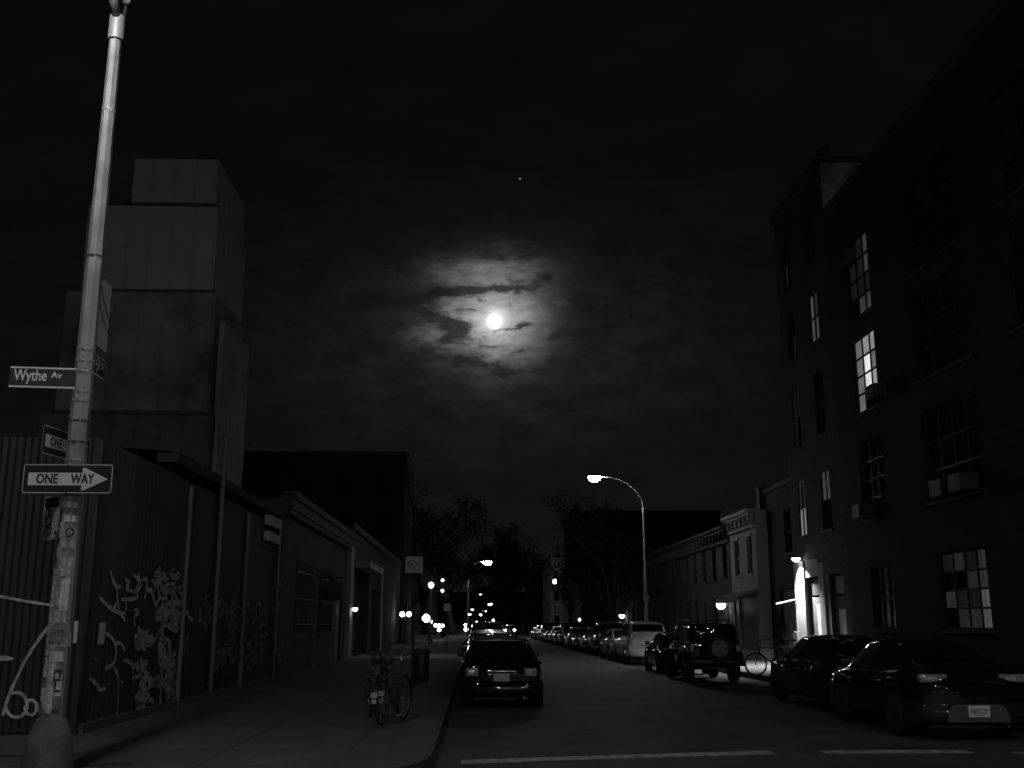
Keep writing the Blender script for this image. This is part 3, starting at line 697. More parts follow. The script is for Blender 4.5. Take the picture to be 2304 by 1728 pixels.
def window(par, o, u, n, h, nx, nz, cells=None, frame=0.05, bar=0.04, depth=0.14, sill=True, name='window', fm=None, sm=None):
    # frame and bars as the window, panes and sill under it; cells[(i,j)] picks a pane material, j counted from below
    o, u, n = Vector(o), Vector(u), Vector(n); a, b, c, e = h[:4]
    P = lambda x, z, d=0.0: o + u * x + Vector((0, 0, z)) - n * d
    m = MB()
    def bx(x0, x1, zz0, zz1, d0, d1):
        q = [P(x0, zz0, d0), P(x1, zz0, d0), P(x1, zz0, d1), P(x0, zz0, d1), P(x0, zz1, d0), P(x1, zz1, d0), P(x1, zz1, d1), P(x0, zz1, d1)]
        i = len(m.v); m.v += [tuple(v) for v in q]
        for f in [(0, 3, 2, 1), (4, 5, 6, 7), (0, 1, 5, 4), (1, 2, 6, 5), (2, 3, 7, 6), (3, 0, 4, 7)]: m.f.append(tuple(i + k for k in f)); m.m.append(0)
    d0, d1 = depth - 0.05, depth + 0.03
    bx(a + .003, a + frame, c + .003, e - .003, d0, d1); bx(b - frame, b - .003, c + .003, e - .003, d0, d1)
    bx(a + frame, b - frame, e - frame, e - .003, d0, d1); bx(a + frame, b - frame, c + .003, c + frame, d0, d1)
    xs = [a + frame + (b - a - 2 * frame) * i / nx for i in range(nx + 1)]; zs = [c + frame + (e - c - 2 * frame) * j / nz for j in range(nz + 1)]
    for x in xs[1:-1]: bx(x - bar / 2, x + bar / 2, c + frame, e - frame, d0 + .006, d1 - .006)
    for z in zs[1:-1]: bx(a + frame, b - frame, z - bar * .7, z + bar * .7, d0 + .012, d1 - .012)
    w = m.build(name, fm or FRAMEDK, par)
    pm = MB(); mats = []
    for i in range(nx):
        for j in range(nz):
            mm = (cells or {}).get((i, j), (cells or {}).get('*', GLASSDK))
            if mm not in mats: mats.append(mm)
            pm.face([P(xs[i], zs[j], depth), P(xs[i + 1], zs[j], depth), P(xs[i + 1], zs[j + 1], depth), P(xs[i], zs[j + 1], depth)], mats.index(mm))
    pm.build('pane', mats, w)
    if sill:
        s = MB(); q0, q1 = P(a - 0.08, c - 0.10, -0.07), P(b + 0.08, c - 0.003, 0.02)
        s.box((min(q0.x, q1.x), min(q0.y, q1.y), q0.z), (max(q0.x, q1.x), max(q0.y, q1.y), q1.z)); s.build('sill', sm or STONE, w)
    return w

# --- right: the dark apartment block
apt = thing('apartment_building', 'tall dark brick apartment block with a few lit windows filling the right side', 'building', (XB, 30, 0.15))
Uy, Nx = (0, 1, 0), (-1, 0, 0)
Y0 = 8.0
lit = lambda d, s='*': d
colsN = [(12.4, 15.6), (18.6, 22.2), (24.2, 27.4), (30.15, 32.10)]
floors = [(4.75, 7.15), (8.05, 10.45), (11.05, 13.65)]
holes = [(24.5 - Y0, 27.15 - Y0, 1.50, 3.42), (30.2 - Y0, 31.9 - Y0, 1.5, 3.3), (18.6 - Y0, 21.6 - Y0, 1.5, 3.4)]
for (a, b) in colsN:
    for (c, e) in floors: holes.append((a - Y0, b - Y0, c, e))
m = MB(); LN = 33.8 - Y0; wall(m, (XB, Y0, 0), Uy, Nx, LN, 0.10, 15.5, holes); box_rest(m, (XB, Y0, 0), Uy, Nx, LN, 16, 0.10, 15.5); m.build('wall', BRKDK, apt)
FA = [(37.75, 38.65), (34.98, 35.95)]
ffl = [(4.75, 6.80), (8.05, 10.3), (11.40, 13.2), (14.3, 16.3)]
h2 = [(a - 33.8, b - 33.8, c, e) for (a, b) in FA for (c, e) in ffl] + [(36.75 - 33.8, 38.15 - 33.8, 0.16, 3.25), (34.3 - 33.8, 35.7 - 33.8, 0.16, 3.25)]
m = MB(); LF = 39.6 - 33.8; wall(m, (XB, 33.8, 0), Uy, Nx, LF, 0.10, 17.6, h2); box_rest(m, (XB, 33.8, 0), Uy, Nx, LF, 16, 0.10, 17.6)
m.face([(XB, 33.8, 15.4), (XB + 16, 33.8, 15.4), (XB + 16, 33.8, 17.6), (XB, 33.8, 17.6)]); m.build('taller_wall', brick('end_brick', 0.060, 0.045), apt)
m = MB(); m.box((XB + .01, 33.77, 15.45), (XB + 1.95, 33.795, 17.49)); m.build('end_wall', mat('lit_stained_render', 0.34, 0.9, 0, 0.7, 0.9), apt)  # stained face painted paler, standing in for the light on it
m = MB(); m.box((XB - 0.10, Y0, 15.32), (XB + 0.25, 33.795, 15.62)); m.build('parapet', STONE, apt)
m = MB(); m.box((XB - 0.10, 33.805, 17.45), (XB + 0.25, 39.7, 17.75)); m.box((XB + 0.26, 33.72, 17.5), (XB + 1.9, 34.1, 17.72)); m.box((XB - 0.02, 33.70, 17.75), (XB + 0.40, 34.1, 18.05)); m.build('parapet', STONE, apt)
for (a, b) in colsN:
    for fi, (c, e) in enumerate(floors):
        cells = {'*': GLASSDK}; nx, nz = (4, 3) if b - a > 2.5 else (3, 4)
        if (a, fi) == (30.15, 1):   # brightest window
            cells = {'*': WIN_LO, (1, 0): GLASSDK, (0, 0): GLASSDK, (2, 0): WIN_LO, (0, 1): WIN_MD, (1, 1): WIN_HI, (2, 1): WIN_LO, (0, 2): WIN_LO, (1, 2): WIN_HI, (2, 2): WIN_LO, (0, 3): WIN_MD, (1, 3): WIN_MD, (2, 3): WIN_LO}
        if (a, fi) == (30.15, 2):
            cells = {'*': WIN_FT, (0, 3): WIN_DIM, (0, 2): WIN_DIM, (0, 1): WIN_FT, (1, 1): WIN_FT, (1, 0): WIN_DIM, (0, 0): WIN_DIM, (1, 3): WIN_FT, (2, 0): GLASSDK, (2, 1): WIN_FT, (2, 3): GLASSDK}
        if (a, fi) == (24.2, 1): cells = {'*': GLASSDK, (0, 1): CURT, (0, 2): CURT, (0, 0): CURT}
        if (a, fi) == (18.6, 2): cells = {'*': GLASSDK, (3, 2): CURT, (3, 1): CURT}
        window(apt, (XB, Y0, 0), Uy, Nx, (a - Y0, b - Y0, c, e), nx, nz, cells)
window(apt, (XB, Y0, 0), Uy, Nx, holes[0], 4, 4, {'*': BLIND, (0, 0): BLINDHI, (0, 1): BLINDHI, (0, 2): BLINDMD, (0, 3): BLINDMD, (3, 1): BLINDMD, (1, 2): CUR_FT, (2, 2): GLASSDK, (3, 2): GLASSDK, (3, 0): GLASSDK, (1, 0): CUR_FT, (2, 0): CUR_FT, (2, 3): CUR_FT, (1, 3): BLIND})
window(apt, (XB, Y0, 0), Uy, Nx, holes[1], 3, 2, {'*': CURT}); window(apt, (XB, Y0, 0), Uy, Nx, holes[2], 4, 2)
for (a, b) in FA:
    for fi, (c, e) in enumerate(ffl):
        cells = {'*': GLASSDK}; A = a > 37
        if A and fi == 0: cells = {(0, 0): CUR_MD, (1, 0): CUR_MD, (0, 1): CUR_FT, (1, 1): CUR_FT}
        if A and fi == 1: cells = {'*': WIN_FT, (0, 0): GLASSDK}
        if A and fi == 2: cells = {'*': GLASSDK, (0, 0): WIN_FT}
        if A and fi == 3: cells = {'*': GLASSDK, (1, 0): WIN_FT}
        if not A and fi == 0: cells = {'*': GLASSDK, (0, 1): CUR_LO, (1, 1): CUR_LO}
        if not A and fi == 2: cells = {'*': CUR_LO, (0, 1): CUR_FT}
        window(apt, (XB, 33.8, 0), Uy, Nx, (a - 33.8, b - 33.8, c, e), 2, 2, cells, depth=0.07)
# entrance under the lamp
def door(par, Y, w, z1, matl, notice=None):
    m = MB(); m.rbox((XB + 0.10, Y + 0.06, 0.17), (XB + 0.16, Y + w - 0.06, z1 - 0.72), 0.01); d = m.build('door', matl, par)
    m = MB(); m.rbox((XB + 0.11, Y + 0.06, z1 - 0.64), (XB + 0.15, Y + w - 0.06, z1 - 0.05), 0.01); m.build('transom', CURT, d)
    m = MB(); m.tube([(XB + 0.06, Y + 0.18, 1.05), (XB + 0.06, Y + 0.18, 1.30)], 0.012, 6); m.build('handle', CHROME, d)
    if notice:
        m = MB(); m.box((XB + 0.090, notice[0], notice[2]), (XB + 0.098, notice[1], notice[3])); m.build('notice', PAPER, d)
door(apt, 36.75, 1.4, 3.25, SHUT, (36.85, 37.45, 1.2, 2.3)); door(apt, 34.3, 1.4, 3.25, FRAMEDK, (34.5, 35.2, 1.3, 2.1))
m = MB(); m.rbox((XB - 0.10, 38.17, 0.15), (XB + 0.1, 39.05, 3.86), 0.015); m.build('pilaster', STUCLT, apt)
m = MB(); m.box((XB - .035, 36.2, .15), (XB + .02, 36.74, 3.7)); m.box((XB - .035, 36.74, 3.26), (XB + .02, 38.16, 3.86)); m.box((XB - .035, 39.06, .15), (XB + .02, 39.57, 3.86)); m.build('lamp_pool_panel', STUCLT, apt)  # pale panels added to widen the lamp's lit patch on the wall
m = MB(); m.box((XB - 0.09, 34.2, 3.28), (XB + 0.02, 35.8, 3.42)); m.build('lintel', STONE, apt)
m = MB(); m.rbox((XB - 0.20, 39.06, 0.75), (XB - .036, 39.56, 1.35), 0.01); m.build('meter_box', SHUT, apt)
m = MB(); m.tube([(XB - 0.85, 39.3, 2.34), (XB - 0.02, 39.3, 2.52)], .035, 8); m.build('sign_bracket', SHUT, apt)
el = thing('wall_lamp', 'bright lamp on a short arm over the lit entrance of the dark apartment block', 'wall lamp', (XB, 38.45, 3.9))
m = MB(); m.tube([(XB + 0.0, 38.45, 3.85), (XB - 0.10, 38.45, 4.0), (XB - 0.16, 38.45, 4.0)], 0.022, 6); m.build('arm', STEELDK, el, True)
m, m2 = MB(), MB(); lamp_head(m, m2, (XB - 0.26, 38.45, 3.98), (-1, 0, 0), 0.6); hh = m.build('lamp_head', STEELDK, el, True); m2.build('lens', GLOW_E, hh, True)
sp_ = bpy.data.lights.new('downlight', 'SPOT'); sp_.energy = 3600; sp_.spot_size = R(136); sp_.spot_blend = .9; sp_.shadow_soft_size = .06
so_ = bpy.data.objects.new('downlight', sp_); C.objects.link(so_); so_.parent = el; so_.location = (-.30, 0, -.16); so_.rotation_euler = (0, R(6), 0)
def ac(label, Y, z, w=0.65, h=0.42):
    t = thing('air_conditioner', label, 'air conditioner', (XB - 0.02, Y + w / 2, z), 'window air conditioners on the apartment block')
    m = MB(); m.rbox((XB - 0.38, Y, z), (XB + 0.10, Y + w, z + h), 0.012); m.build('casing', ACBOX, t)
    m = MB()
    for k in range(7): m.box((XB - 0.392, Y + 0.05, z + 0.05 + k * 0.048), (XB - 0.383, Y + w - 0.05, z + 0.075 + k * 0.048))
    m.build('grille', STEELDK, t)
ac('air conditioner high on the apartment block beside its dim lit window', 31.35, 13.0); ac('air conditioner just right of the brightest lit window', 29.55, 8.12)
ac('left air conditioner of the pair on a dark second floor sill', 25.7, 4.78, 0.7); ac('right air conditioner of the pair on a dark second floor sill', 24.6, 4.78, 0.7)
ac('air conditioner at the left end of the second floor window below the brightest one', 31.4, 4.78)

# --- right: low dark building, pale house, brick rowhouses, big block beyond
lb = thing('low_brick_building', 'low dark brick building between the apartment block and the pale house', 'building', (12.5, 42.6, 0.15))
m = MB(); hs = [(1.2, 2.5, 4.4, 6.1), (0.7, 3.6, 0.16, 3.0)]; wall(m, (12.5, 39.75, 0), Uy, Nx, 5.0, 0.1, 7.2, hs); box_rest(m, (12.5, 39.75, 0), Uy, Nx, 5.0, 9, 0.1, 7.2); m.build('wall', BRKDK, lb)
window(lb, (12.5, 39.75, 0), Uy, Nx, hs[0], 2, 2); m = MB(); m.box((12.6, 40.5, 0.17), (12.66, 43.3, 2.98)); m.build('shutter', SHUT, lb)
m = MB(); m.box((12.4, 39.78, 7.1), (12.9, 44.76, 7.3)); m.build('parapet', STONE, lb)
def rowhouse(name, label, Y, L, H, wm, tm, wins, group=None, shop=False, chim=False):
    t = thing(name, label, 'house', (XB, Y + L / 2, 0.15), group); hs = []
    nw = wins
    for i in range(nw):
        c = L * (i + 0.5) / nw; hs.append((c - 0.42, c + 0.42, 3.75, 5.35))
    if shop: hs += [(0.3, L - 1.2, 0.5, 2.75), (L - 1.05, L - 0.15, 0.16, 2.6)]
    else:
        for i in range(nw - 1): c = L * (i + 0.5) / nw; hs.append((c - 0.42, c + 0.42, 1.1, 2.8))
        c = L * (nw - 0.5) / nw; hs.append((c - 0.46, c + 0.46, 0.16, 2.7))
    m = MB(); wall(m, (XB, Y, 0), Uy, Nx, L, 0.1, H, hs); box_rest(m, (XB, Y, 0), Uy, Nx, L, 10, 0.1, H); m.build('wall', wm, t)
    for k, h in enumerate(hs):
        if k == len(hs) - 1:
            m = MB(); m.rbox((XB + 0.08, Y + h[0] + .02, 0.17), (XB + 0.14, Y + h[1] - .02, h[3] - .02), 0.01); m.build('door', FRAMEDK, t)
        elif shop and k == nw:
            m = MB(); m.box((XB + 0.08, Y + h[0] + .01, h[2] + .01), (XB + 0.12, Y + h[1] - .01, h[3] - .01))
            for q in range(12): m.box((XB + 0.06, Y + h[0] + .05, h[2] + .05 + q * .18), (XB + 0.079, Y + h[1] - .05, h[2] + .14 + q * .18))
            m.build('shutter', SHUT, t)
        else:
            w_ = window(t, (XB, Y, 0), Uy, Nx, h, 1, 2, {'*': GLASSDK}, sm=tm, fm=TRIM if wm is STUCLT else None)
            m = MB(); m.box((XB - 0.06, Y + h[0] - 0.1, h[3] + .004), (XB + 0.02, Y + h[1] + 0.1, h[3] + 0.16)); m.build('lintel', tm, w_)
    m = MB()
    m.box((XB - 0.12, Y + .002, H - 0.75), (XB - 0.003, Y + L - .002, H - 0.62)); m.box((XB - 0.28, Y + .002, H - 0.22), (XB - 0.003, Y + L - .002, H - 0.10)); m.box((XB - 0.40, Y + .002, H - 0.098), (XB + 0.1, Y + L - .002, H + 0.04))
    q = 0.25
    while q < L - 0.2: m.box((XB - 0.25, Y + q, H - 0.60), (XB - 0.003, Y + q + 0.12, H - 0.221)); q += 0.75
    m.build('cornice', tm, t)
    if shop: m = MB(); m.face([(XB - .003, Y + .1, 3.05), (XB - .003, Y + L - .1, 3.05), (XB - .8, Y + L - .1, 2.75), (XB - .8, Y + .1, 2.75)]); m.face([(XB - .003, Y + .1, 3.03), (XB - .8, Y + .1, 2.73), (XB - .8, Y + L - .1, 2.73), (XB - .003, Y + L - .1, 3.03)]); m.face([(XB - .8, Y + .1, 2.75), (XB - .8, Y + L - .1, 2.75), (XB - .8, Y + L - .1, 2.55), (XB - .8, Y + .1, 2.55)]); m.build('awning', SHUT, t)
    if chim: m = MB(); m.box((XB + 0.7, Y + 1.6, H - 0.05), (XB + 1.2, Y + 2.2, H + 1.1)); m.box((XB + 0.65, Y + 1.55, H + 1.1), (XB + 1.25, Y + 2.25, H + 1.2)); m.build('chimney', BRKMD, t)
    return t
rowhouse('pale_house', 'pale fronted two storey house with heavy cornice and shuttered shop', 44.85, 4.6, 6.45, STUCLT, TRIM, 2, None, True, True)
ords = ['first', 'second', 'third', 'fourth', 'fifth', 'sixth', 'seventh', 'eighth', 'ninth', 'tenth', 'eleventh', 'twelfth']
for i in range(6):
    rowhouse('brick_rowhouse', 'dark brick rowhouse, %s beyond the pale house on the right side' % ords[i], 49.5 + i * 7.0, 6.97, 6.15, BRKRW, STUC, 3, 'brick rowhouses on the right side')
def block(name, label, x0, x1, y0, y1, z, wm, front='Y', nx=5, nz=4, fh=3.3, group=None, lits=(), wsz=(1.0, 1.7), side=None):
    t = thing(name, label, 'building', ((x0 + x1) / 2, y0, 0.15), group); m = MB(); hs = []
    L = x1 - x0
    for i in range(nx):
        for j in range(nz):
            c = L * (i + .5) / nx; hs.append((c - wsz[0] / 2, c + wsz[0] / 2, 1.4 + j * fh, 1.4 + j * fh + wsz[1]))
    wall(m, (x0, y0, 0), (1, 0, 0), (0, -1, 0), L, 0.1, z, hs)
    xs = x1 if side == 'R' else x0; D = y1 - y0; h2 = []; ns = max(2, int(D / 3))
    for i in range(ns):
        for j in range(nz): c = D * (i + .5) / ns; h2.append((c - wsz[0] / 2, c + wsz[0] / 2, 1.4 + j * fh, 1.4 + j * fh + wsz[1]))
    wall(m, (xs, y0, 0), (0, 1, 0), (1, 0, 0) if side == 'R' else (-1, 0, 0), D, 0.1, z, h2)
    xo = x0 if side == 'R' else x1
    m.face([(xo, y0, .1), (xo, y1, .1), (xo, y1, z), (xo, y0, z)]); m.face([(x0, y1, .1), (x1, y1, .1), (x1, y1, z), (x0, y1, z)]); m.face([(x0, y0, z - .3), (x1, y0, z - .3), (x1, y1, z - .3), (x0, y1, z - .3)])
    m.build('wall', wm, t)
    for k, h in enumerate(hs): window(t, (x0, y0, 0), (1, 0, 0), (0, -1, 0), h, 1, 2, {'*': CUR_FT if k in lits else GLASSDK}, sill=False)
    for k, h in enumerate(h2): window(t, (xs, y0, 0), (0, 1, 0), (1, 0, 0) if side == 'R' else (-1, 0, 0), h, 1, 2, {'*': GLASSDK}, sill=False)
    m = MB(); m.box((x0 - .15, y0 - .15, z), (x1 + .15, y0 + .3, z + .25)); m.box((xs - .15, y0 + .31, z), (xs + .15, y1, z + .25)); m.build('parapet', STONE, t)
    return t
bb = block('turreted_block', 'wide dark block with a pointed corner turret beyond the right rowhouses', 12.6, 30, 128, 146, 14.9, BRKDK, nx=6, nz=4)
m = MB(); m.lathe([(2.3, 8), (2.3, 13.2), (2.6, 13.3), (0.35, 15.6), (0.3, 16.0)], 4, (12.2, 127.3, 0), rot=.5); m.build('turret', ROOFDK, bb)
block('pale_far_house', 'narrow pale lit house front far down on the right', 10.6, 12.2, 150, 165, 10.8, STUCLT, nx=1, nz=3, lits=(2,), wsz=(0.8, 1.3))
block('far_end_block', 'dim block closing the far end of the street', -60, 70, 1150, 1170, 34, BRKDK, nx=8, nz=3, wsz=(3, 4), fh=8)
block('far_brick_house', 'far dim house beyond the pale lit house on the right', 10.4, 13.0, 205, 225, 12.0, STUC, nx=2, nz=3)

# --- left: shed, stepped tower, brick shop, garage, big block
sh = thing('shed', 'low dark shed with long tar roof edge behind the graffiti fence', 'shed', (-9, 24, 0.15))
m = MB(); m.box((-14, 19.6, 0.1), (XW - 0.3, 30.4, 4.55)); m.build('wall', CORR2, sh)
m = MB(); m.face([(-14, 19.4, 5.4), (XW + .05, 19.4, 4.75), (XW + .05, 30.5, 4.75), (-14, 30.5, 5.4)]); m.box((XW - .35, 19.4, 4.56), (XW + .05, 30.5, 4.74)); m.build('roof', ROOFDK, sh)
tower = thing('panel_tower', 'stepped tower of pale metal panels with dark weather stains behind the corrugated fence', 'tower', (-8.5, 28, 0.15))
def tier(name, x0, x1, y0, y1, z0, z1, m_, ribs=0.55, seam=True):
    mb = MB(); amp = 0.035
    def side(p0, p1, nrm):
        p0, p1, nrm = Vector(p0), Vector(p1), Vector(nrm); L = (p1 - p0).length; k = max(1, round(L / ribs)); d = (p1 - p0) / L; w = L / k
        prof = []
        for i in range(k): prof += [(i * w, 0), (i * w + w * .86, 0), (i * w + w * .90, -amp), (i * w + w * .96, -amp)]
        prof.append((L, 0))
        for (a, da), (b, db) in zip(prof[:-1], prof[1:]):
            A, B = p0 + d * a + nrm * da, p0 + d * b + nrm * db; mb.face([(A.x, A.y, z0), (B.x, B.y, z0), (B.x, B.y, z1), (A.x, A.y, z1)])
    side((x0, y0, 0), (x1, y0, 0), (0, -1, 0)); side((x1, y0, 0), (x1, y1, 0), (1, 0, 0)); side((x1, y1, 0), (x0, y1, 0), (0, 1, 0)); side((x0, y1, 0), (x0, y0, 0), (-1, 0, 0))
    mb.face([(x0, y0, z1), (x1, y0, z1), (x1, y1, z1), (x0, y1, z1)])
    mb.build(name, m_, tower)
    if seam:
        s = MB(); s.box((x0 - .02, y0 - .03, z0 - .09), (x1 + .03, y1, z0 - .002)); s.build('seam', SEAM, tower)
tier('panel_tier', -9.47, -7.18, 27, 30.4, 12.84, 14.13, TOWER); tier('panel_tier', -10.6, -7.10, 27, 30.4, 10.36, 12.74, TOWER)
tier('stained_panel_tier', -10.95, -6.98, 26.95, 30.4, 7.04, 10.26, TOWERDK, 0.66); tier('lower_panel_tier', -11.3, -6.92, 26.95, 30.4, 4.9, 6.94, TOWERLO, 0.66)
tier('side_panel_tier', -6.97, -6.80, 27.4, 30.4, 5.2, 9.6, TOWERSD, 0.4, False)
m = MB(); m.box((-9.95, 27.2, 12.75), (-9.65, 27.5, 13.1)); m.build('vent', SEAM, tower)

bs = thing('brick_shop', 'low brick shop with barred windows and projecting cornice beyond the fence on the left', 'building', (XW, 38.5, 0.15))
hs = [(2.6, 6.0, 1.25, 3.55), (7.6, 11.2, 1.25, 3.55), (12.4, 14.2, 0.16, 3.3)]
Nl, YB = (1, 0, 0), 30.6
m = MB(); wall(m, (XW, YB, 0), Uy, Nl, 16.3, 0.1, 5.2, hs); box_rest(m, (XW, YB, 0), Uy, Nl, 16.3, 12, 0.1, 5.2); m.build('wall', STUC, bs)
for h in hs[:2]:
    w_ = window(bs, (XW, YB, 0), Uy, Nl, h, 4, 2)
    m = MB(); y = h[0] + .1
    while y < h[1]: m.tube([(XW + .03, YB + y, h[2] - .05), (XW + .03, YB + y, h[3] + .05)], .012, 5); y += .22
    for z in (1.6, 2.4, 3.2): m.box((XW + .044, YB + h[0], z), (XW + .056, YB + h[1], z + .03))
    m.build('window_bars', PIPE, w_)
m = MB(); m.rbox((XW - .16, YB + 12.45, .17), (XW - .1, YB + 14.15, 3.25), .01); m.build('door', SHUT, bs)
m = MB(); m.box((XW + .004, YB, 4.75), (XW + .20, YB + 16.3, 4.9)); m.box((XW - .1, YB, 5.2), (XW + .34, YB + 16.3, 5.42)); m.box((XW + .004, YB, 4.902), (XW + .26, YB + 16.3, 5.198)); m.build('cornice', STONE, bs)
m = MB(); m.tube([(XW + .09, 36.7, .15), (XW + .09, 36.7, 3.0)], .05, 8); m.build('downpipe', PIPE, bs)
m = MB(); m.rbox((XW + .004, 45.75, .15), (XW + .22, 46.85, 5.1), .02); m.build('pilaster', STUCLT, bs)
t = thing('blade_sign', 'dark round hanging sign on a bracket over the barred shop windows', 'sign', (XW, 37.6, 2.8))
m = MB(); m.lathe([(.33, -.05), (.38, -.03), (.38, .03), (.33, .05)], 20, (XW + .55, 37.6, 2.75), 'Y'); m.build('disc', FRAMEDK, t, True, angle=40)
m = MB(); m.tube([(XW, 37.6, 3.2), (XW + .9, 37.6, 3.2)], .018, 6); m.build('bracket', STEELDK, t)
def sconce(label, x, y, z, side, glow, s=1.0, group='small lamps on house fronts', bowl=0.13):
    t = thing('wall_lamp', label, 'wall lamp', (x, y, z), group)
    m = MB(); m.box((x - .02, y - .06 * s, z - .02), (x + .02, y + .06 * s, z + .22 * s)); m.tube([(x, y, z + .16 * s), (x + side * .16 * s, y, z + .2 * s)], .014, 5); m.build('bracket', STEELDK, t)
    m = MB(); m.lathe([(.05 * s, .16 * s), (bowl * 1.2 * s, .06 * s), (bowl * 1.2 * s, .04 * s)], 12, (x + side * .18 * s, y, z)); m.build('shade', STEELDK, t, True, angle=40)
    m = MB(); m.lathe([(bowl * .95 * s, .038 * s), (bowl * s, -.04 * s), (bowl * .5 * s, -.12 * s)], 12, (x + side * .18 * s, y, z)); m.build('bulb', glow, t, True)
    return t
sconce('small lamp washing light down the pale pilaster of the left shop', XW + .215, 46.3, 2.25, 1, GLOW_W, 0.9, None)

ga = thing('garage', 'plain low garage with dark open doorway and canopy beyond the left shop', 'building', (XW, 55, 0.15))
hs = [(2.4, 8.6, .16, 4.1), (10.5, 14.5, .16, 3.4)]
m = MB(); wall(m, (XW, 47.1, 0), Uy, Nl, 31.5, .1, 5.9, hs, .5); box_rest(m, (XW, 47.1, 0), Uy, Nl, 31.5, 12, .1, 5.9); m.build('wall', STUC, ga)
for h in hs: m = MB(); m.box((XW - .45, 47.1 + h[0] + .02, .17), (XW - .4, 47.1 + h[1] - .02, h[3] - .02)); m.build('roller_door', FRAMEDK, ga)
m = MB(); m.rbox((XW + .004, 49.2, 4.15), (XW + .7, 56.2, 4.45), .02); m.build('canopy', STUCLT, ga)
m = MB(); m.tube([(XW + .07, 62.6, .15), (XW + .07, 62.6, 5.0)], .09, 8); m.build('downpipe', TRIM, ga)
m = MB(); m.box((XW + .004, 47.1, 5.75), (XW + .15, 78.6, 6.05)); m.build('parapet', STONE, ga)
block('brick_warehouse', 'big dark flat roofed warehouse closing the left side beyond the garage', -24, -5.45, 79.5, 90, 14.2, BRKDK, nx=6, nz=4, side='R')
bw = bpy.data.objects['brick_warehouse']
for x_, h_ in ((-17.5, .9), (-13.2, .5), (-9.1, 1.3)):
    m = MB(); m.tube([(x_, 80.2, 14.0), (x_, 80.2, 14.2 + h_)], .12, 8); m.lathe([(.2, 14.2 + h_), (.2, 14.25 + h_), (.05, 14.42 + h_)], 10, (x_, 80.2, 0)); m.build('roof_vent', ALUM, bw)
block('far_left_building', 'far dim building behind the trees on the left', -14, -6.0, 150, 170, 9, BRKMD, nx=3, nz=2, side='R')

# ------------------------------------------------------------------ trees
def tree(label, x, y, h, spread, seed, leaves=2600, group='trees standing along the street', name='street_tree'):
    rt = random.Random(seed); t = thing(name, label, 'tree', (x, y, .15), group)
    tr = MB(); tips = []
    def limb(p, d, L, r, lev):
        pts = [p]; q = p.copy(); dd = d.copy()
        for k in range(5):
            dd = (dd + Vector((rt.uniform(-.22, .22), rt.uniform(-.22, .22), rt.uniform(-.05, .16)))).normalized(); q = q + dd * L / 5; pts.append(q.copy())
            if lev >= 2: tips.append(q.copy())
        tr.tube(pts, [r * (1 - .14 * k) for k in range(6)], 6 if lev < 2 else 4)
        if lev < 3:
            for k in range(4 if lev else 6):
                i = rt.randint(2, 5); a = rt.uniform(0, 2 * PI); up = rt.uniform(.2, .9)
                nd = (Vector((math.cos(a), math.sin(a), up)) + dd * .5).normalized(); limb(pts[i], nd, L * rt.uniform(.5, .72), r * .52, lev + 1)
    limb(Vector((x, y, .12)), Vector((0, 0, 1)), h * .48, h * .022, 0); tr.build('trunk', BARK, t, True)
    lf = MB()
    for k in range(leaves):
        c = rt.choice(tips) + Vector((rt.gauss(0, 1), rt.gauss(0, 1), rt.gauss(0, .8))) * spread * .05
        s = rt.uniform(.05, .12) * spread / 5; a = Euler((rt.uniform(0, 6.3), rt.uniform(0, 6.3), rt.uniform(0, 6.3))).to_matrix()
        lf.face([c + a @ Vector(v) * s for v in ((-1, -.5, 0), (0, -.8, .1), (1, 0, 0), (0, .8, .1))])
    lf.build('crown', LEAF, t)
    return t
tree('largest street tree, rising dark behind the lamp on the left side', -3.0, 140, 21, 8, 1, 5200)
tree('dark tree on the left pavement before the largest tree', -3.6, 118, 13, 6, 2, 2600)
tree('dim tree deep down the street just right of the largest tree', 5.5, 190, 20, 8, 3, 3000)
tree('broad tree spreading over the left pavement beyond the largest tree', -7.5, 158, 19, 10, 8, 4200)
tree('dense low tree closing the view over the middle of the street', 1.5, 232, 20, 13, 9, 5200)
tree('dense tree at the left side of the far street end', -9, 240, 26, 14, 10, 4600)
tree('dense tree at the right side of the far street end', 10, 250, 26, 14, 11, 4600)
tree('dark tree on the right pavement left of the curved lamp post', 9.4, 72, 11.5, 5, 4, 3600)
tree('dark tree on the right pavement in front of the rowhouse ends', 9.6, 92, 12, 5, 5, 3000)
tree('dark tree on the right pavement below the pointed turret', 9.8, 112, 13, 6, 6, 2600)

# ------------------------------------------------------------------ more street lamps
main = street_lamp('street_lamp', 'lit lamp with a long curved arm on a slim post on the right pavement', (8.66, 54, .15), 7.3, (-1, 0), 2.1, 1.7, GLOW_S, 1.25, .10, .055, None, 12)
m = MB(); m.box((8.51, 53.87, 2.7), (8.81, 53.885, 3.02)); m.build('sign_plate', SIGNW2, main)
street_lamp('street_lamp', 'lit lamp on a curved arm reaching over the road from the left', (-.95, 126, .15), 7.0, (1, 0), 1.6, 1.7, GLOW_S, 2.0, .10, .055, 'lit lamps far down the street', 8)
for (X, Y, s, dr, lb_) in ((8.85, 408, 3.4, -1, 'tiny lit lamp far down the right side, above the car lights'), (-1.6, 275, 1.8, 1, 'tiny lit lamp far down the left kerb under the large tree'), (8.85, 640, 4.2, -1, 'tiny far lamp near the end of the right side'), (-5.0, 580, 3.0, 1, 'tiny far lamp near the end of the left side'), (8.85, 900, 6.0, -1, 'faintest far lamp right above the end of the road'), (-9, 880, 5.0, 1, 'faintest far lamp left of the end of the road')):
    street_lamp('street_lamp', lb_, (X, Y, .15), 7.2, (dr, 0), 2.2, 1.7, GLOW_D, s, .12, .08, 'lit lamps far down the street', 6)
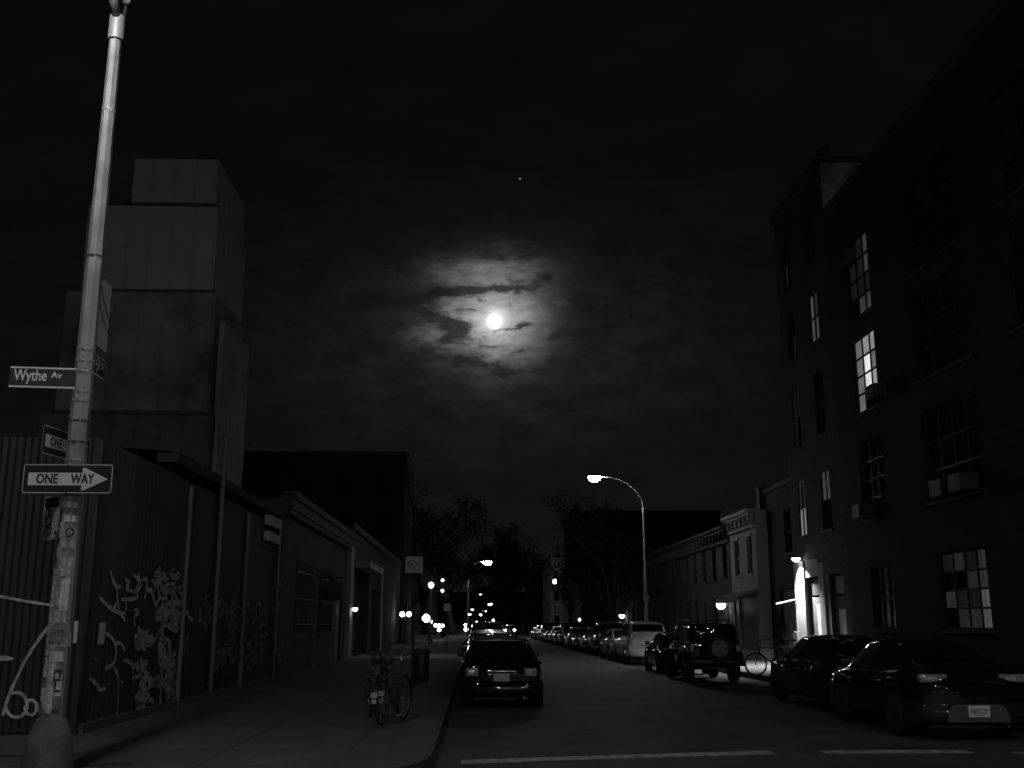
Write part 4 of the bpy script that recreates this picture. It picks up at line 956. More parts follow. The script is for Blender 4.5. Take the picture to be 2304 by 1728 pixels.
street_lamp('street_lamp', 'lamp post over the near right corner whose light falls across the crossing', (9.4, 8.2, .15), 8.4, (-.3, -1), 2.0, .75, GLOW_R, 1.0, .13, .075, None, 8)
street_lamp('street_lamp', 'right lamp post across the crossing behind the viewer', (16.6, -7, .15), 8.4, (-1, .05), 2.0, .75, GLOW_B, 0.5, .13, .075, None, 8)
for X_, Y_, d_, l_ in ((9.6, -48, -1, 'unseen right kerb lamp added well behind the viewer'), (-1.6, -70, 1, 'unseen left kerb lamp added well behind the viewer'), (20, -42, -1, 'unseen lamp added far behind the viewer at right')):
    street_lamp('street_lamp', l_, (X_, Y_, .15), 7.6, (d_, .1), 2.0, 1.2, GLOW_B2, 0.75, .13, .075, 'added lamps behind the viewer', 8)  # unseen lamps added behind the viewer for glints on the cars
street_lamp('street_lamp', 'left lamp post across the crossing behind the viewer', (-2.2, -19, .15), 8.4, (1, .1), 2.0, .75, GLOW_B, 0.62, .13, .075, None, 8)
def post_lamp(label, p, s, group='post lamps along the pavements', glow=None):
    t = thing('post_lamp', label, 'post lamp', (p.x, p.y, .15), group)
    m = MB(); m.lathe([(.16, .15), (.14, .5), (.06, .6), (.05, p.z - .3 * s)], 8, (p.x, p.y, 0)); m.build('post', PIPE, t, True, angle=40)
    m = MB(); m.lathe([(.08 * s, -.28 * s), (.22 * s, -.16 * s), (.25 * s, 0), (.2 * s, .16 * s), (.07 * s, .24 * s)], 12, (p.x, p.y, p.z)); m.build('globe', glow or GLOW_D, t, True)
    return t
post_lamp('bright globe lamp on a post before the dark warehouse at left', onY(970, 1316, 78), .8)
post_lamp('globe lamp on a post at right before the turreted block', onY(1248, 1308, 112), .9)
t = thing('twin_post_lamp', 'low post carrying two bright globes side by side at left', 'post lamp', (onY(912, 1382, 74).x, 74, .15)); pc = onY(912, 1382, 74)
m = MB(); m.tube([(pc.x, 74, .15), (pc.x, 74, pc.z)], .05, 8); m.tube([(pc.x - .24, 74, pc.z), (pc.x + .24, 74, pc.z)], .03, 6); m.build('post', STEELDK, t)
for px in (905, 920):
    q = onY(px, 1382, 74); m = MB(); m.lathe([(.05, -.17), (.15, -.1), (.18, 0), (.13, .12), (.04, .17)], 10, (q.x, q.y, q.z)); m.build('globe', GLOW_D, t, True)
for px, py, X, lb_ in ((1627, 1361, 11.78, 'bright lamp on the shop end of the pale house'), (1402, 1385, 11.78, 'small lamp by the door of a middle brick rowhouse'), (1304, 1394, 11.0, 'small lamp low down before the turreted block')):
    q = onX(px, py, X)
    if X > 11.5: sconce(lb_, XB - .02, q.y, q.z, -1, GLOW_D, 1.7)
    else: post_lamp(lb_, q, .55)
def traffic(label, x, y, zc, lit_, arm):
    t = thing('traffic_light', label, 'traffic light', (x, y, .15), 'traffic lights at the far crossing')
    m = MB(); m.lathe([(.14, 0.15), (.12, .5), (.06, .6), (.055, zc + .9)], 8, (x, y, 0)); m.tube([(x, y, zc + .8), (x + arm, y, zc + 1.0)], .04, 6); m.build('post', STEELDK, t)
    m = MB(); m.rbox((x + arm - .18, y - .15, zc - .75), (x + arm + .18, y + .15, zc + .75), .03); hb = m.build('signal_head', STEELDK, t)
    for k in range(3):
        m = MB(); m.lathe([(.13, -.02), (.13, 0)], 12, (x + arm, y - .165, zc + .46 - .46 * k), 'Y'); m.build('signal_lens', lit_ if k in (0, 2) else PLASTIC, hb)
traffic('hanging traffic light with two lit lenses left of the street', -4.2, 96, 4.95, GLOW_D, 1.2)
far = [(959, 1391, 92, .34), (970, 1399, 95, .14), (980, 1407, 100, .16), (988, 1408, 101, .18), (996, 1408, 102, .16), (988, 1417, 98, .17), (1110, 1396, 150, .18), (1093, 1404, 170, .20), (1073, 1402, 210, .36), (1047, 1406, 170, .22), (1064, 1409, 190, .24), (1049, 1416, 150, .30)]
fl = ['largest', 'upper', 'left', 'middle', 'right', 'lowest']
for k, (px, py, Y, s) in enumerate(far):
    q = onY(px, py, Y)
    lb_ = ('%s of the cluster of small bright bulbs by the left pavement' % fl[k]) if k < 6 else ['small bright bulb over the road right of the middle lights', 'small bulb over the middle of the far road', 'round light in the middle of the far road', 'small bulb at the left edge of the far road', 'small bulb left of the middle of the far road', 'lowest bright bulb at the left edge of the far road'][k - 6]
    t = thing('bulb_post', lb_, 'lamp', (q.x, q.y, .15), 'small lights deep down the street')
    m = MB(); m.tube([(q.x, q.y, .0), (q.x, q.y, q.z)], .025, 5); m.build('post', STEELDK, t)
    m = MB(); m.lathe([(s * .3, -s), (s, -s * .3), (s, s * .3), (s * .3, s)], 10, q); m.build('bulb', GLOW_D, t, True)

# ------------------------------------------------------------------ small signs and bins on the left pavement
def park_sign(label, x, y, zc, w, h, rot=0, detail=True):
    t = thing('parking_sign', label, 'road sign', (x, y, .15), 'parking signs on the left pavement')
    m = MB(); m.tube([(x, y + .04, .15), (x, y + .04, zc + h / 2 + .03)], .028, 6); m.build('post', STEELDK, t)
    fr = ((x - w / 2, y, zc - h / 2), (1, 0, 0), (0, 0, 1), (0, -1, 0))
    m = MB(); m.ext(rrect(w, h, .02), fr, .004); m.build('sign_plate', SIGNW2, t)
    if detail:
        m = MB(); c = (w * .38, h * .52); ra = h * .30
        ring(m, [(c[0] + ra * math.cos(R(a)), c[1] + ra * math.sin(R(a))) for a in range(0, 360, 15)], [(c[0] + ra * .78 * math.cos(R(a)), c[1] + ra * .78 * math.sin(R(a))) for a in range(0, 360, 15)], fr, .006)
        put_text(m, 'P', fr, c[0] - ra * .36, c[1] - ra * .5, ra * .72, ra, .006)
        m.ext([(c[0] - ra * .7, c[1] + ra * .62), (c[0] - ra * .6, c[1] + ra * .72), (c[0] + ra * .7, c[1] - ra * .62), (c[0] + ra * .6, c[1] - ra * .72)], (Vector(fr[0]) + Vector((0, -.007, 0)), fr[1], fr[2], fr[3]), .001)
        m.ext([(w * .62, h * .14), (w * .92, h * .11), (w * .92, h * .16), (w * .62, h * .19)], (Vector(fr[0]) + Vector((0, -.0045, 0)), fr[1], fr[2], fr[3]), .002)
        for k in range(3): m.ext([(w * .74, h * (.45 + .13 * k)), (w * .92, h * (.45 + .13 * k)), (w * .92, h * (.50 + .13 * k)), (w * .74, h * (.50 + .13 * k))], (Vector(fr[0]) + Vector((0, -.0045, 0)), fr[1], fr[2], fr[3]), .002)
        m.build('symbol', INK, t)
park_sign('square white no parking sign with a circled P on the left pavement', -1.63, 28, 3.15, .45, .42)
park_sign('smaller far white sign on the left kerb beyond the no parking sign', -1.6, 60, 2.52, .40, .40, detail=False)
t = thing('litter_bin', 'dark round litter bin with a wide rim on the left pavement', 'litter bin', (-1.42, 28.6, .15))
m = MB(); m.lathe([(.17, .15), (.20, .2), (.21, .85), (.19, .9)], 20, (-1.42, 28.6, 0)); m.build('body', PLASTIC, t, True, angle=40)
m = MB(); m.lathe([(.23, .88), (.25, .91), (.23, .97), (.12, 1.0)], 20, (-1.42, 28.6, 0)); m.build('rim', STEELDK, t, True, angle=40)

# ------------------------------------------------------------------ bicycles
def wheel_bike(m, c, r, n=28):
    m.tube([Vector(c) + Vector((0, math.cos(2 * PI * k / n) * r, math.sin(2 * PI * k / n) * r)) for k in range(n)], .019, 6, 0, True)
def bicycle(name, label, loc, rz, paint, basket, group=None):
    t = thing(name, label, 'bicycle', loc, group, rz)       # front towards +y
    r = .33
    for y in (-.52, .54):
        m = MB(); wheel_bike(m, (0, y, r), r - .02); wo_ = m.build('wheel', RUBBER, t, True, True)
        m = MB()
        for k in range(18):
            a = 2 * PI * k / 18; m.tube([(0.02 * (-1) ** k, y, r), (0, y + math.cos(a) * (r - .03), r + math.sin(a) * (r - .03))], .0015, 3)
        m.lathe([(.022, -.04), (.022, .04)], 8, (0, y, r), 'X'); n = 28
        m.tube([Vector((0, y + math.cos(2 * PI * k / n) * (r - .045), r + math.sin(2 * PI * k / n) * (r - .045))) for k in range(n)], .009, 5, 0, True)
        m.build('spokes', RIM, wo_, False, True)
    m = MB(); bbk, ht, hb, st = (0, -.05, .28), (0, .40, .80), (0, .44, .66), (0, -.20, .78)
    for a, b, rr in ((bbk, hb, .02), (st, ht, .017), (bbk, st, .017), (ht, hb, .022)): m.tube([a, b], rr, 8)
    for s in (-.05, .05): m.tube([(s, -.52, r), (s * .6, -.05, .28)], .010, 6); m.tube([(s, -.52, r), (s * .5, -.19, .74)], .010, 6)
    m.build('frame', paint, t, True, True)
    m = MB()
    for s in (-.05, .05): m.tube([(s, .54, r), (s, .48, .58), (0, .44, .67)], .012, 6)
    m.build('fork', paint, t, True, True)
    m = MB(); m.tube([(0, .40, .80), (0, .36, 1.0)], .014, 6); m.tube([(-.30, .22, 1.04), (-.26, .30, 1.05), (-.08, .38, 1.0), (.08, .38, 1.0), (.26, .30, 1.05), (.30, .22, 1.04)], .012, 6); m.build('handlebar', CHROME, t, True, True)
    m = MB(); m.tube([(-.30, .13, 1.03), (-.30, .24, 1.04)], .017, 6); m.tube([(.30, .13, 1.03), (.30, .24, 1.04)], .017, 6); m.build('grips', PLASTIC, t, True, True)
    m = MB(); m.tube([(0, -.20, .76), (0, -.235, .90)], .013, 6); m.build('seat_post', CHROME, t, True, True)
    m = MB(); m.tube([(0, .02, .935), (0, -.08, .94), (0, -.2, .945), (0, -.30, .95), (0, -.36, .945)], [.018, .03, .06, .085, .06], 10); m.build('saddle', SADDLE, t, True, True)
    for y in (-.52, .54):
        m = MB(); pts = [(0, y + math.cos(R(a)) * .36, r + math.sin(R(a)) * .36) for a in range(20 if y < 0 else -10, 175 if y < 0 else 130, 12)]
        for p, q in zip(pts[:-1], pts[1:]): m.face([(-.028, p[1], p[2]), (.028, p[1], p[2]), (.028, q[1], q[2]), (-.028, q[1], q[2])])
        m.build('mudguard', BIKEDK, t, True, True)
    m = MB(); m.rbox((-.05, -.905, .42), (.05, -.885, .50), .006); m.rbox((-.035, -.90, .34), (.035, -.885, .40), .006); m.build('rear_reflector', LAMPCLR, t, True, True)
    m = MB(); m.lathe([(.09, -.005), (.09, .005)], 18, (.06, -.05, .28), 'X'); m.tube([(.08, -.05, .28), (.08, -.10, .12)], .010, 5); m.tube([(-.08, -.05, .28), (-.08, 0, .44)], .010, 5); m.rbox((.08, -.15, .11), (.17, -.07, .13), .005); m.rbox((-.17, -.04, .43), (-.08, .04, .45), .005); m.build('crank', CHROME, t, False, True)
    m = MB()
    for s in (-.07, .07): m.tube([(s, -.68, .71), (s, -.22, .72)], .008, 5); m.tube([(s, -.66, .71), (s, -.52, .33)], .006, 5)
    for y in (-.66, -.55, -.44, -.33): m.tube([(-.07, y, .712), (.07, y, .712)], .006, 5)
    m.build('rear_rack', CHROME, t, True, True)
    if basket:
        m = MB()
        for s in (-1, 1):
            for k in range(4): m.tube([(s * .10, -.70, .70 - k * .10), (s * .24, -.70, .70 - k * .10), (s * .24, -.35, .70 - k * .10), (s * .10, -.35, .70 - k * .10)], .005, 4, 0, True)
            for yy in (-.70, -.58, -.46, -.35):
                m.tube([(s * .24, yy, .70), (s * .24, yy, .40)], .004, 4); m.tube([(s * .10, yy, .70), (s * .10, yy, .40)], .004, 4)
        m.build('side_basket', STEELDK, t, False, True)
    return t
b1 = bicycle('bicycle', 'bicycle with rear baskets locked upright near the left kerb, seen from behind', (-1.27, 16.95, .15), R(-14), BIKE, True)
dup(b1, (-1.60, 17.4, .15), R(12), 'second bicycle leaning just beyond the basket bicycle near the left kerb')
t = thing('bicycle_stand', 'short round steel hoop the left bicycles are locked to', 'bicycle stand', (-1.47, 17.6, .15))
m = MB(); m.tube([(-1.50, 17.3, .1), (-1.50, 17.3, .8), (-1.48, 17.45, .95), (-1.46, 17.75, .95), (-1.44, 17.9, .8), (-1.44, 17.9, .1)], .03, 8); m.build('hoop', STEELDK, t, True)
b2 = bicycle('bicycle', 'left one of two dark bicycles standing in the lit gap beyond the black car', (8.72, 31.2, .15), R(75), BIKEDK, False, 'bicycles in the lit gap on the right')
dup(b2, (9.05, 29.6, .15), R(68), 'right one of two dark bicycles standing in the lit gap beyond the black car', 'bicycles in the lit gap on the right')

# ------------------------------------------------------------------ cars
def lerp(a, b, t): return a + (b - a) * t
class Car:
    # keys: (y, shoulder z, roof z, half width, half roof width); y from rear to front
    def __init__(s, keys, zbot, wheels, rw, arch, dome=.10):
        s.dome = dome; s.keys, s.zbot, s.wheels, s.rw, s.arch = keys, zbot, wheels, rw, arch
        y0, y1 = keys[0][0], keys[-1][0]; n = int((y1 - y0) / .045); ys = [y0 + (y1 - y0) * i / n for i in range(n + 1)]
        raw = [s.key(y) for y in ys]; k = 2; sm = []
        for i in range(n + 1):
            a, b = max(0, i - k), min(n, i + k); a = max(a, i - (b - i)); b = min(b, i + (i - a)); sel = raw[a:b + 1]
            sm.append([sum(q[j] for q in sel) / len(sel) for j in range(4)])
        s.ys, s.rows = ys, [s.prof(y, *q) for y, q in zip(ys, sm)]
        s.n = n
    def key(s, y):
        K = s.keys
        for a, b in zip(K[:-1], K[1:]):
            if y <= b[0]: t = (y - a[0]) / (b[0] - a[0]); return [lerp(a[j], b[j], t) for j in range(1, 5)]
        return list(K[-1][1:])
    def prof(s, y, zs, zr, w, wr):
        zb = s.zbot
        for yw in s.wheels:
            d = abs(y - yw)
            if d < s.arch: zb = max(zb, s.rw + math.sqrt(s.arch ** 2 - d * d))
        zb = min(zb, zs - .14); zr = max(zr, zs + .012)
        ctl = [(0, zb), (w * .80, zb), (w * .965, zb + .02), (w, lerp(zb, zs, .30)), (w * 1.0, lerp(zb, zs, .72)), (w * .97, zs - .03), (w * .93, zs), (lerp(w * .92, wr, .5), lerp(zs, zr, .5)), (wr, lerp(zs, zr, .90)), (wr * .86, lerp(zs, zr, .975)), (wr * .45, zr), (0, zr + .008)]
        pts = []
        for a, b in zip(ctl[:-1], ctl[1:]):
            for k in range(3): pts.append((lerp(a[0], b[0], k / 3), lerp(a[1], b[1], k / 3)))
        pts.append(ctl[-1])
        out = [pts[0]] + [((pts[i - 1][0] + 2 * pts[i][0] + pts[i + 1][0]) / 4, (pts[i - 1][1] + 2 * pts[i][1] + pts[i + 1][1]) / 4) for i in range(1, len(pts) - 1)] + [pts[-1]]
        return out
    def S(s, y, t, side=1):      # t in control-point units 0..11
        f = (y - s.ys[0]) / (s.ys[-1] - s.ys[0]) * s.n; f = min(max(f, 0), s.n - 1e-6); i = int(f); a = f - i
        g = min(max(t * 3, 0), 33 - 1e-6); j = int(g); b = g - j
        r0, r1 = s.rows[i], s.rows[i + 1]
        x = lerp(lerp(r0[j][0], r0[j + 1][0], b), lerp(r1[j][0], r1[j + 1][0], b), a); z = lerp(lerp(r0[j][1], r0[j + 1][1], b), lerp(r1[j][1], r1[j + 1][1], b), a)
        return Vector((x * side, y, z))
    def body(s):
        m = MB(); N = len(s.rows[0]); full = []
        def loop(y, row, sc=1.0):
            zc = (row[0][1] + row[-1][1]) / 2
            pts = [(x, z) for x, z in row] + [(-x, z) for x, z in row[-2:0:-1]]
            return [(x * sc, y, zc + (z - zc) * sc) for x, z in pts]
        y0, y1 = s.ys[0], s.ys[-1]
        for k in range(8, 0, -1): full.append(loop(y0 - s.dome * k / 8, s.rows[0], math.sqrt(1 - (k / 8 * .985) ** 2)))
        for y, r in zip(s.ys, s.rows): full.append(loop(y, r))
        for k in range(1, 9): full.append(loop(y1 + .10 * k / 8, s.rows[-1], math.sqrt(1 - (k / 8 * .985) ** 2)))
        k = len(full[0]); 
        for L in full: m.v += L
        for i in range(len(full) - 1):
            for q in range(k): m.f.append((i * k + q, i * k + (q + 1) % k, (i + 1) * k + (q + 1) % k, (i + 1) * k + q)); m.m.append(0)
        m.f.append(tuple(range(k))); m.m.append(0); m.f.append(tuple((len(full) - 1) * k + q for q in range(k - 1, -1, -1))); m.m.append(0)
        return m
    def patch(s, m, ya0, ya1, yb0, yb1, t0, t1, side, off=.006, nu=10, nv=5):
        # quad strip patch: at t0 runs ya0..ya1, at t1 runs yb0..yb1
        g = []
        for v in range(nv + 1):
            t = lerp(t0, t1, v / nv); a, b = lerp(ya0, yb0, v / nv), lerp(ya1, yb1, v / nv); row = []
            for u in range(nu + 1):
                y = lerp(a, b, u / nu); p = s.S(y, t, side); e = .02
                n = (s.S(y + e, t, side) - s.S(y - e, t, side)).cross(s.S(y, min(t + .1, 11), side) - s.S(y, t - .1, side))
                n = n.normalized() if n.length > 1e-9 else Vector((0, 0, 1)); c = Vector((0, y, .7))
                if n.dot(p - c) < 0: n = -n
                row.append(p + n * off)
            g.append(row)
        i0 = len(m.v)
        for row in g: m.v += [tuple(p) for p in row]
        w = nu + 1
        for v in range(nv):
            for u in range(nu): m.f.append((i0 + v * w + u, i0 + v * w + u + 1, i0 + (v + 1) * w + u + 1, i0 + (v + 1) * w + u)); m.m.append(0)
    def across(s, m, yb, yt, t0, off=.006, nv=6, inset=0.0):
        # glass across the car: yb at the sides/bottom edge .. yt at the top edge; from t0 over the middle to t0
        ts = [lerp(t0, 11, k / 8) for k in range(9)]; cols = [(t, 1) for t in ts] + [(t, -1) for t in ts[-2::-1]]
        i0 = len(m.v); w = len(cols)
        for v in range(nv + 1):
            y = lerp(yb, yt, v / nv)
            for t, sd in cols:
                p = s.S(y, t, sd); e = .02; n = (s.S(y + e, t, sd) - s.S(y - e, t, sd)).cross(s.S(y, min(t + .1, 11), sd) - s.S(y, t - .1, sd))
                if t > 10.95: n = Vector((0, -(s.S(y + e, 11).z - s.S(y - e, 11).z), 2 * e))
                n = n.normalized()
                if n.z < 0: n = -n
                m.v.append(tuple(p + n * off))
        for v in range(nv):
            for u in range(w - 1): m.f.append((i0 + v * w + u, i0 + v * w + u + 1, i0 + (v + 1) * w + u + 1, i0 + (v + 1) * w + u)); m.m.append(0)
STY = {
 'hatch': dict(keys=[(-2.05, .80, .86, .76, .60), (-1.98, .86, .94, .80, .60), (-1.85, .87, 1.00, .83, .60), (-1.25, .88, 1.29, .85, .585), (-.5, .88, 1.36, .86, .60), (.25, .87, 1.33, .86, .59), (.55, .86, 1.24, .86, .60), (1.15, .84, .93, .85, .66), (1.75, .74, .80, .82, .62), (2.0, .62, .68, .74, .55)],
    rwin=(-1.86, -1.34), fwin=(1.10, .52), side=[(-1.45, -.62, -1.12, -.58), (-.55, .88, -.50, .42)], tl=(.58, .70, .25, .16), hl=.60, plate=.60),
 'round': dict(keys=[(-2.02, .86, .93, .76, .58), (-1.92, .94, 1.01, .81, .62), (-1.72, .97, 1.05, .84, .64), (-1.45, .96, 1.09, .86, .64), (-.75, .92, 1.33, .87, .58), (-.2, .92, 1.42, .87, .59), (.35, .91, 1.38, .87, .58), (.65, .90, 1.24, .87, .60), (1.2, .88, .96, .86, .66), (1.75, .78, .86, .82, .62), (1.98, .60, .68, .72, .52)],
    rwin=(-1.44, -.82), fwin=(1.16, .60), side=[(-1.02, -.30, -.72, -.28), (-.23, .95, -.20, .48)], tl=(.58, .87, .40, .12), hl=.62, plate=.42),
 'sedan': dict(keys=[(-2.28, .78, .84, .76, .60), (-2.15, .88, .95, .82, .66), (-1.65, .91, .99, .87, .66), (-.95, .92, 1.33, .88, .58), (-.3, .92, 1.42, .88, .60), (.4, .91, 1.38, .88, .59), (.75, .90, 1.22, .88, .60), (1.25, .88, .96, .87, .68), (1.95, .78, .84, .84, .64), (2.25, .60, .66, .74, .55)],
    rwin=(-1.62, -1.0), fwin=(1.22, .68), side=[(-1.22, -.35, -.90, -.32), (-.28, 1.0, -.25, .55)], tl=(.60, .78, .28, .16), hl=.62, plate=.60),
 'suv': dict(keys=[(-2.2, .98, 1.10, .82, .70), (-2.12, 1.02, 1.28, .86, .68), (-1.95, 1.03, 1.62, .88, .66), (-1.75, 1.03, 1.70, .89, .67), (-.4, 1.02, 1.73, .89, .67), (.45, 1.01, 1.66, .89, .65), (.75, 1.0, 1.5, .89, .66), (1.2, .99, 1.06, .88, .74), (1.95, .92, .98, .86, .70), (2.2, .72, .80, .80, .62)],
    rwin=(-2.10, -1.93), fwin=(1.16, .68), side=[(-1.85, -1.05, -1.70, -1.0), (-.95, -.10, -.92, -.08), (-.02, .98, 0, .58)], tl=(.70, 1.0, .13, .34), hl=.80, plate=.66),
 'jeep': dict(keys=[(-1.98, 1.08, 1.52, .75, .65), (-1.94, 1.09, 1.62, .76, .66), (-1.8, 1.09, 1.65, .76, .66), (-.4, 1.09, 1.66, .76, .66), (.42, 1.08, 1.64, .76, .65), (.55, 1.07, 1.58, .76, .65), (.78, 1.06, 1.13, .76, .66), (1.75, 1.02, 1.07, .66, .56), (1.9, .95, 1.0, .62, .52)],
    rwin=None, fwin=(.76, .56), side=[(-1.8, -.85, -1.78, -.83), (-.72, .50, -.70, .40)], tl=(.66, .95, .12, .20), hl=.85, plate=.66),
}
PROTO = {}
def wheel(m_t, m_r, x, y, rw, sd, wd=.20):
    xo = x; m_t.lathe([(rw * .62, -wd / 2), (rw * .93, -wd / 2), (rw, -wd / 2 + .03), (rw, wd / 2 - .03), (rw * .93, wd / 2), (rw * .62, wd / 2)], 28, (xo, y, rw), 'X')
    h = sd * (wd / 2 - .02)
    m_r.lathe([(rw * .64, h - .02 * sd), (rw * .64, h + .012 * sd), (rw * .58, h + .018 * sd), (rw * .55, h - .015 * sd)], 28, (xo, y, rw), 'X')
    for k in range(6):
        a = 2 * PI * k / 6; c = Vector((xo + h + .004 * sd, y, rw)); d = Vector((0, math.cos(a), math.sin(a))); e = Vector((0, -math.sin(a), math.cos(a)))
        m_r.face([c + d * .05 + e * .035, c + d * rw * .60 + e * .025, c + d * rw * .60 - e * .025, c + d * .05 - e * .035])
    m_r.lathe([(.06, h), (.05, h + .02 * sd)], 12, (xo, y, rw), 'X')
def make_car(name, label, style, paint, loc, group=None, tail=None, plate=None, trim=None, rz=0.0, cat='car'):
    st = STY[style]; K = st['keys']; jeep = style == 'jeep'
    rw = .37 if jeep else (.345 if style == 'suv' else .31); arch = rw + (.09 if jeep else .055)
    y0, y1 = K[0][0], K[-1][0]; whs = (y0 + (.62 if jeep else .82 if style != 'hatch' else .74), y1 - (.55 if jeep else .84)); zbot = .46 if jeep else (.32 if style == 'suv' else .235)
    car = Car(K, zbot, whs, rw, arch, .155 if style == 'round' else .10)
    t = thing(name, label, cat, loc, group, rz)
    B = lambda mb, n_, m_, p=None, sm=True, an=35: mb.build(n_, m_, p or t, sm, True, an if sm else None)
    B(car.body(), 'body', paint, None, True, 50)
    wmax = max(k[3] for k in K)
    # glass
    if st['rwin']:
        m = MB(); car.across(m, st['rwin'][0], st['rwin'][1], 8.6); B(m, 'rear_window', CARGLASS)
    else:
        m = MB(); m.rbox((-.56, y0 - .115, 1.14), (.56, y0 - .052, 1.54), .008); B(m, 'rear_window', CARGLASS)
    m = MB(); car.across(m, st['fwin'][0], st['fwin'][1], 8.6); B(m, 'windscreen', CARGLASS)
    for sd in (-1, 1):
        for (a0, a1, b0, b1) in st['side']:
            m = MB(); car.patch(m, a0, a1, b0, b1, 6.35, 7.9, sd, .005); B(m, 'side_window', CARGLASS)
    # wheels
    for yw in whs:
        for sd in (-1, 1):
            m, m2 = MB(), MB(); wheel(m, m2, sd * (wmax - .10), yw, rw, sd, .24 if jeep else .20); w_ = B(m, 'wheel', RUBBER); B(m2, 'rim', RIM, w_, False)
    # bumpers: rounded bars wrapped round each end
    for e, yy, d in ((0, y0, -1), (1, y1, 1)):
        m = MB(); w = K[0 if e == 0 else -1][3]; zb0, zb1 = (zbot + .02, zbot + .30) if not jeep else (.50, .66); path = []
        for (fx, dy) in ((1.075, .42), (1.06, .22), (1.0, .03), (.86, -.06), (.55, -.095), (0, -.105), (-.55, -.095), (-.86, -.06), (-1.0, .03), (-1.06, .22), (-1.075, .42)): path.append((w * fx, yy - d * dy))
        i0 = len(m.v); nn = 8
        for (x, y) in path:
            for (q, zz_) in ((.00, zb0), (.045, zb0 + .02), (.06, lerp(zb0, zb1, .4)), (.05, zb1 - .03), (.02, zb1), (-.10, zb1), (-.14, lerp(zb0, zb1, .5)), (-.10, zb0)):
                r_ = math.hypot(x, (y - (yy - d * .5))) or 1; m.v.append((x + (x / r_) * q, y + ((y - (yy - d * .5)) / r_) * q, zz_))
        for i in range(len(path) - 1):
            for q in range(nn): m.f.append((i0 + i * nn + q, i0 + i * nn + (q + 1) % nn, i0 + (i + 1) * nn + (q + 1) % nn, i0 + (i + 1) * nn + q)); m.m.append(0)
        m.f.append(tuple(i0 + q for q in range(nn))); m.m.append(0); m.f.append(tuple(i0 + (len(path) - 1) * nn + q for q in range(nn))); m.m.append(0)
        B(m, 'bumper', trim or (PLASTIC if jeep else paint), None, True, 60)
    # lights
    tx, tz, tw, th = st['tl']
    for sd in (-1, 1):
        m = MB(); m.rbox((sd * tx - tw / 2, y0 - .085, tz - th / 2), (sd * tx + tw / 2, y0 + .03, tz + th / 2), .022, 0, None, 3)
        tl = B(m, 'tail_light', (tail if (tail and sd > 0) else LAMPRED))
        m = MB(); m.rbox((sd * tx - tw * .30, y0 - .092, tz - th * .30), (sd * tx + tw * .12, y0 - .07, tz + th * .22), .006); B(m, 'reversing_lens', LAMPCLR, tl)
        m = MB(); m.rbox((sd * K[-1][3] * .74 - .15, y1 - .06, st['hl'] - .07), (sd * K[-1][3] * .74 + .15, y1 + .075, st['hl'] + .07), .03, 0, None, 3); B(m, 'headlight', LAMPCLR)
        m = MB(); c = car.S(st['side'][-1][1] - .14, 6.3, sd); m.rbox((min(c.x + sd * .0, c.x + sd * .15), c.y - .06, c.z + .01), (max(c.x + sd * .0, c.x + sd * .15), c.y + .06, c.z + .13), .025, 0, None, 3); B(m, 'wing_mirror', PLASTIC)
        for (a0, a1, b0, b1) in st['side'][-2:]:
            c = car.S(a0 + .16, 5.2, sd); m = MB(); m.rbox((min(c.x - sd * .01, c.x + sd * .03), c.y - .09, c.z - .02), (max(c.x - sd * .01, c.x + sd * .03), c.y + .09, c.z + .015), .008); B(m, 'door_handle', paint)
    pz = st['plate']; m = MB(); m.rbox((-.155, y0 - .185 if pz < .55 else y0 - .125, pz - .08), (.155, y0 - .175 if pz < .55 else y0 - .06, pz + .08), .004); pl = B(m, 'number_plate', PLATE if plate else SIGNW2, None, False)
    if plate:
        fr = ((-.15, y0 - .187, pz - .08), (1, 0, 0), (0, 0, 1), (0, -1, 0)); m = MB(); put_text(m, plate, fr, .03, .045, .24, .072, 0, 0, .003); m.ext([(.08, .018), (.22, .018), (.22, .026), (.08, .026)], fr, .001); B(m, 'lettering', INK, pl, False)
    if pz > .55 and not jeep:
        m = MB(); m.rbox((-.30, y0 - .118, pz + .105), (.30, y0 - .06, pz + .135), .008); B(m, 'tailgate_trim', CHROME)
    m = MB(); m.tube([(.45, y0 - .10, zbot - .02), (.45, y0 + .4, zbot - .02)], .028, 8); B(m, 'exhaust', CHROME)
    m = MB(); m.box((-.55, y0 + .3, zbot - .09), (.55, y1 - .3, zbot + .03)); B(m, 'underbody', PLASTIC, None, False)
    if jeep:
        m, m2 = MB(), MB(); m.lathe([(.20, -.11), (.36, -.11), (.385, -.07), (.385, .07), (.36, .11), (.20, .11)], 28, (.08, y0 - .21, .96), 'Y'); sp = B(m, 'spare_wheel', RUBBER)
        m2.lathe([(.24, -.115), (.22, -.10), (.09, -.09), (.08, -.125), (.02, -.13)], 24, (.08, y0 - .21, .96), 'Y'); B(m2, 'rim', SPARE, sp)
        m = MB()
        for sx in (-.62, .62): m.tube([(sx, -1.7, 1.72), (sx, .2, 1.72)], .018, 6)
        for yy in (-1.6, -1.0, -.4, .2): m.tube([(-.62, yy, 1.72), (.62, yy, 1.72)], .014, 6); m.tube([(-.6, yy, 1.60), (-.6, yy, 1.72)], .014, 6); m.tube([(.6, yy, 1.60), (.6, yy, 1.72)], .014, 6)
        B(m, 'roof_rack', STEELDK)
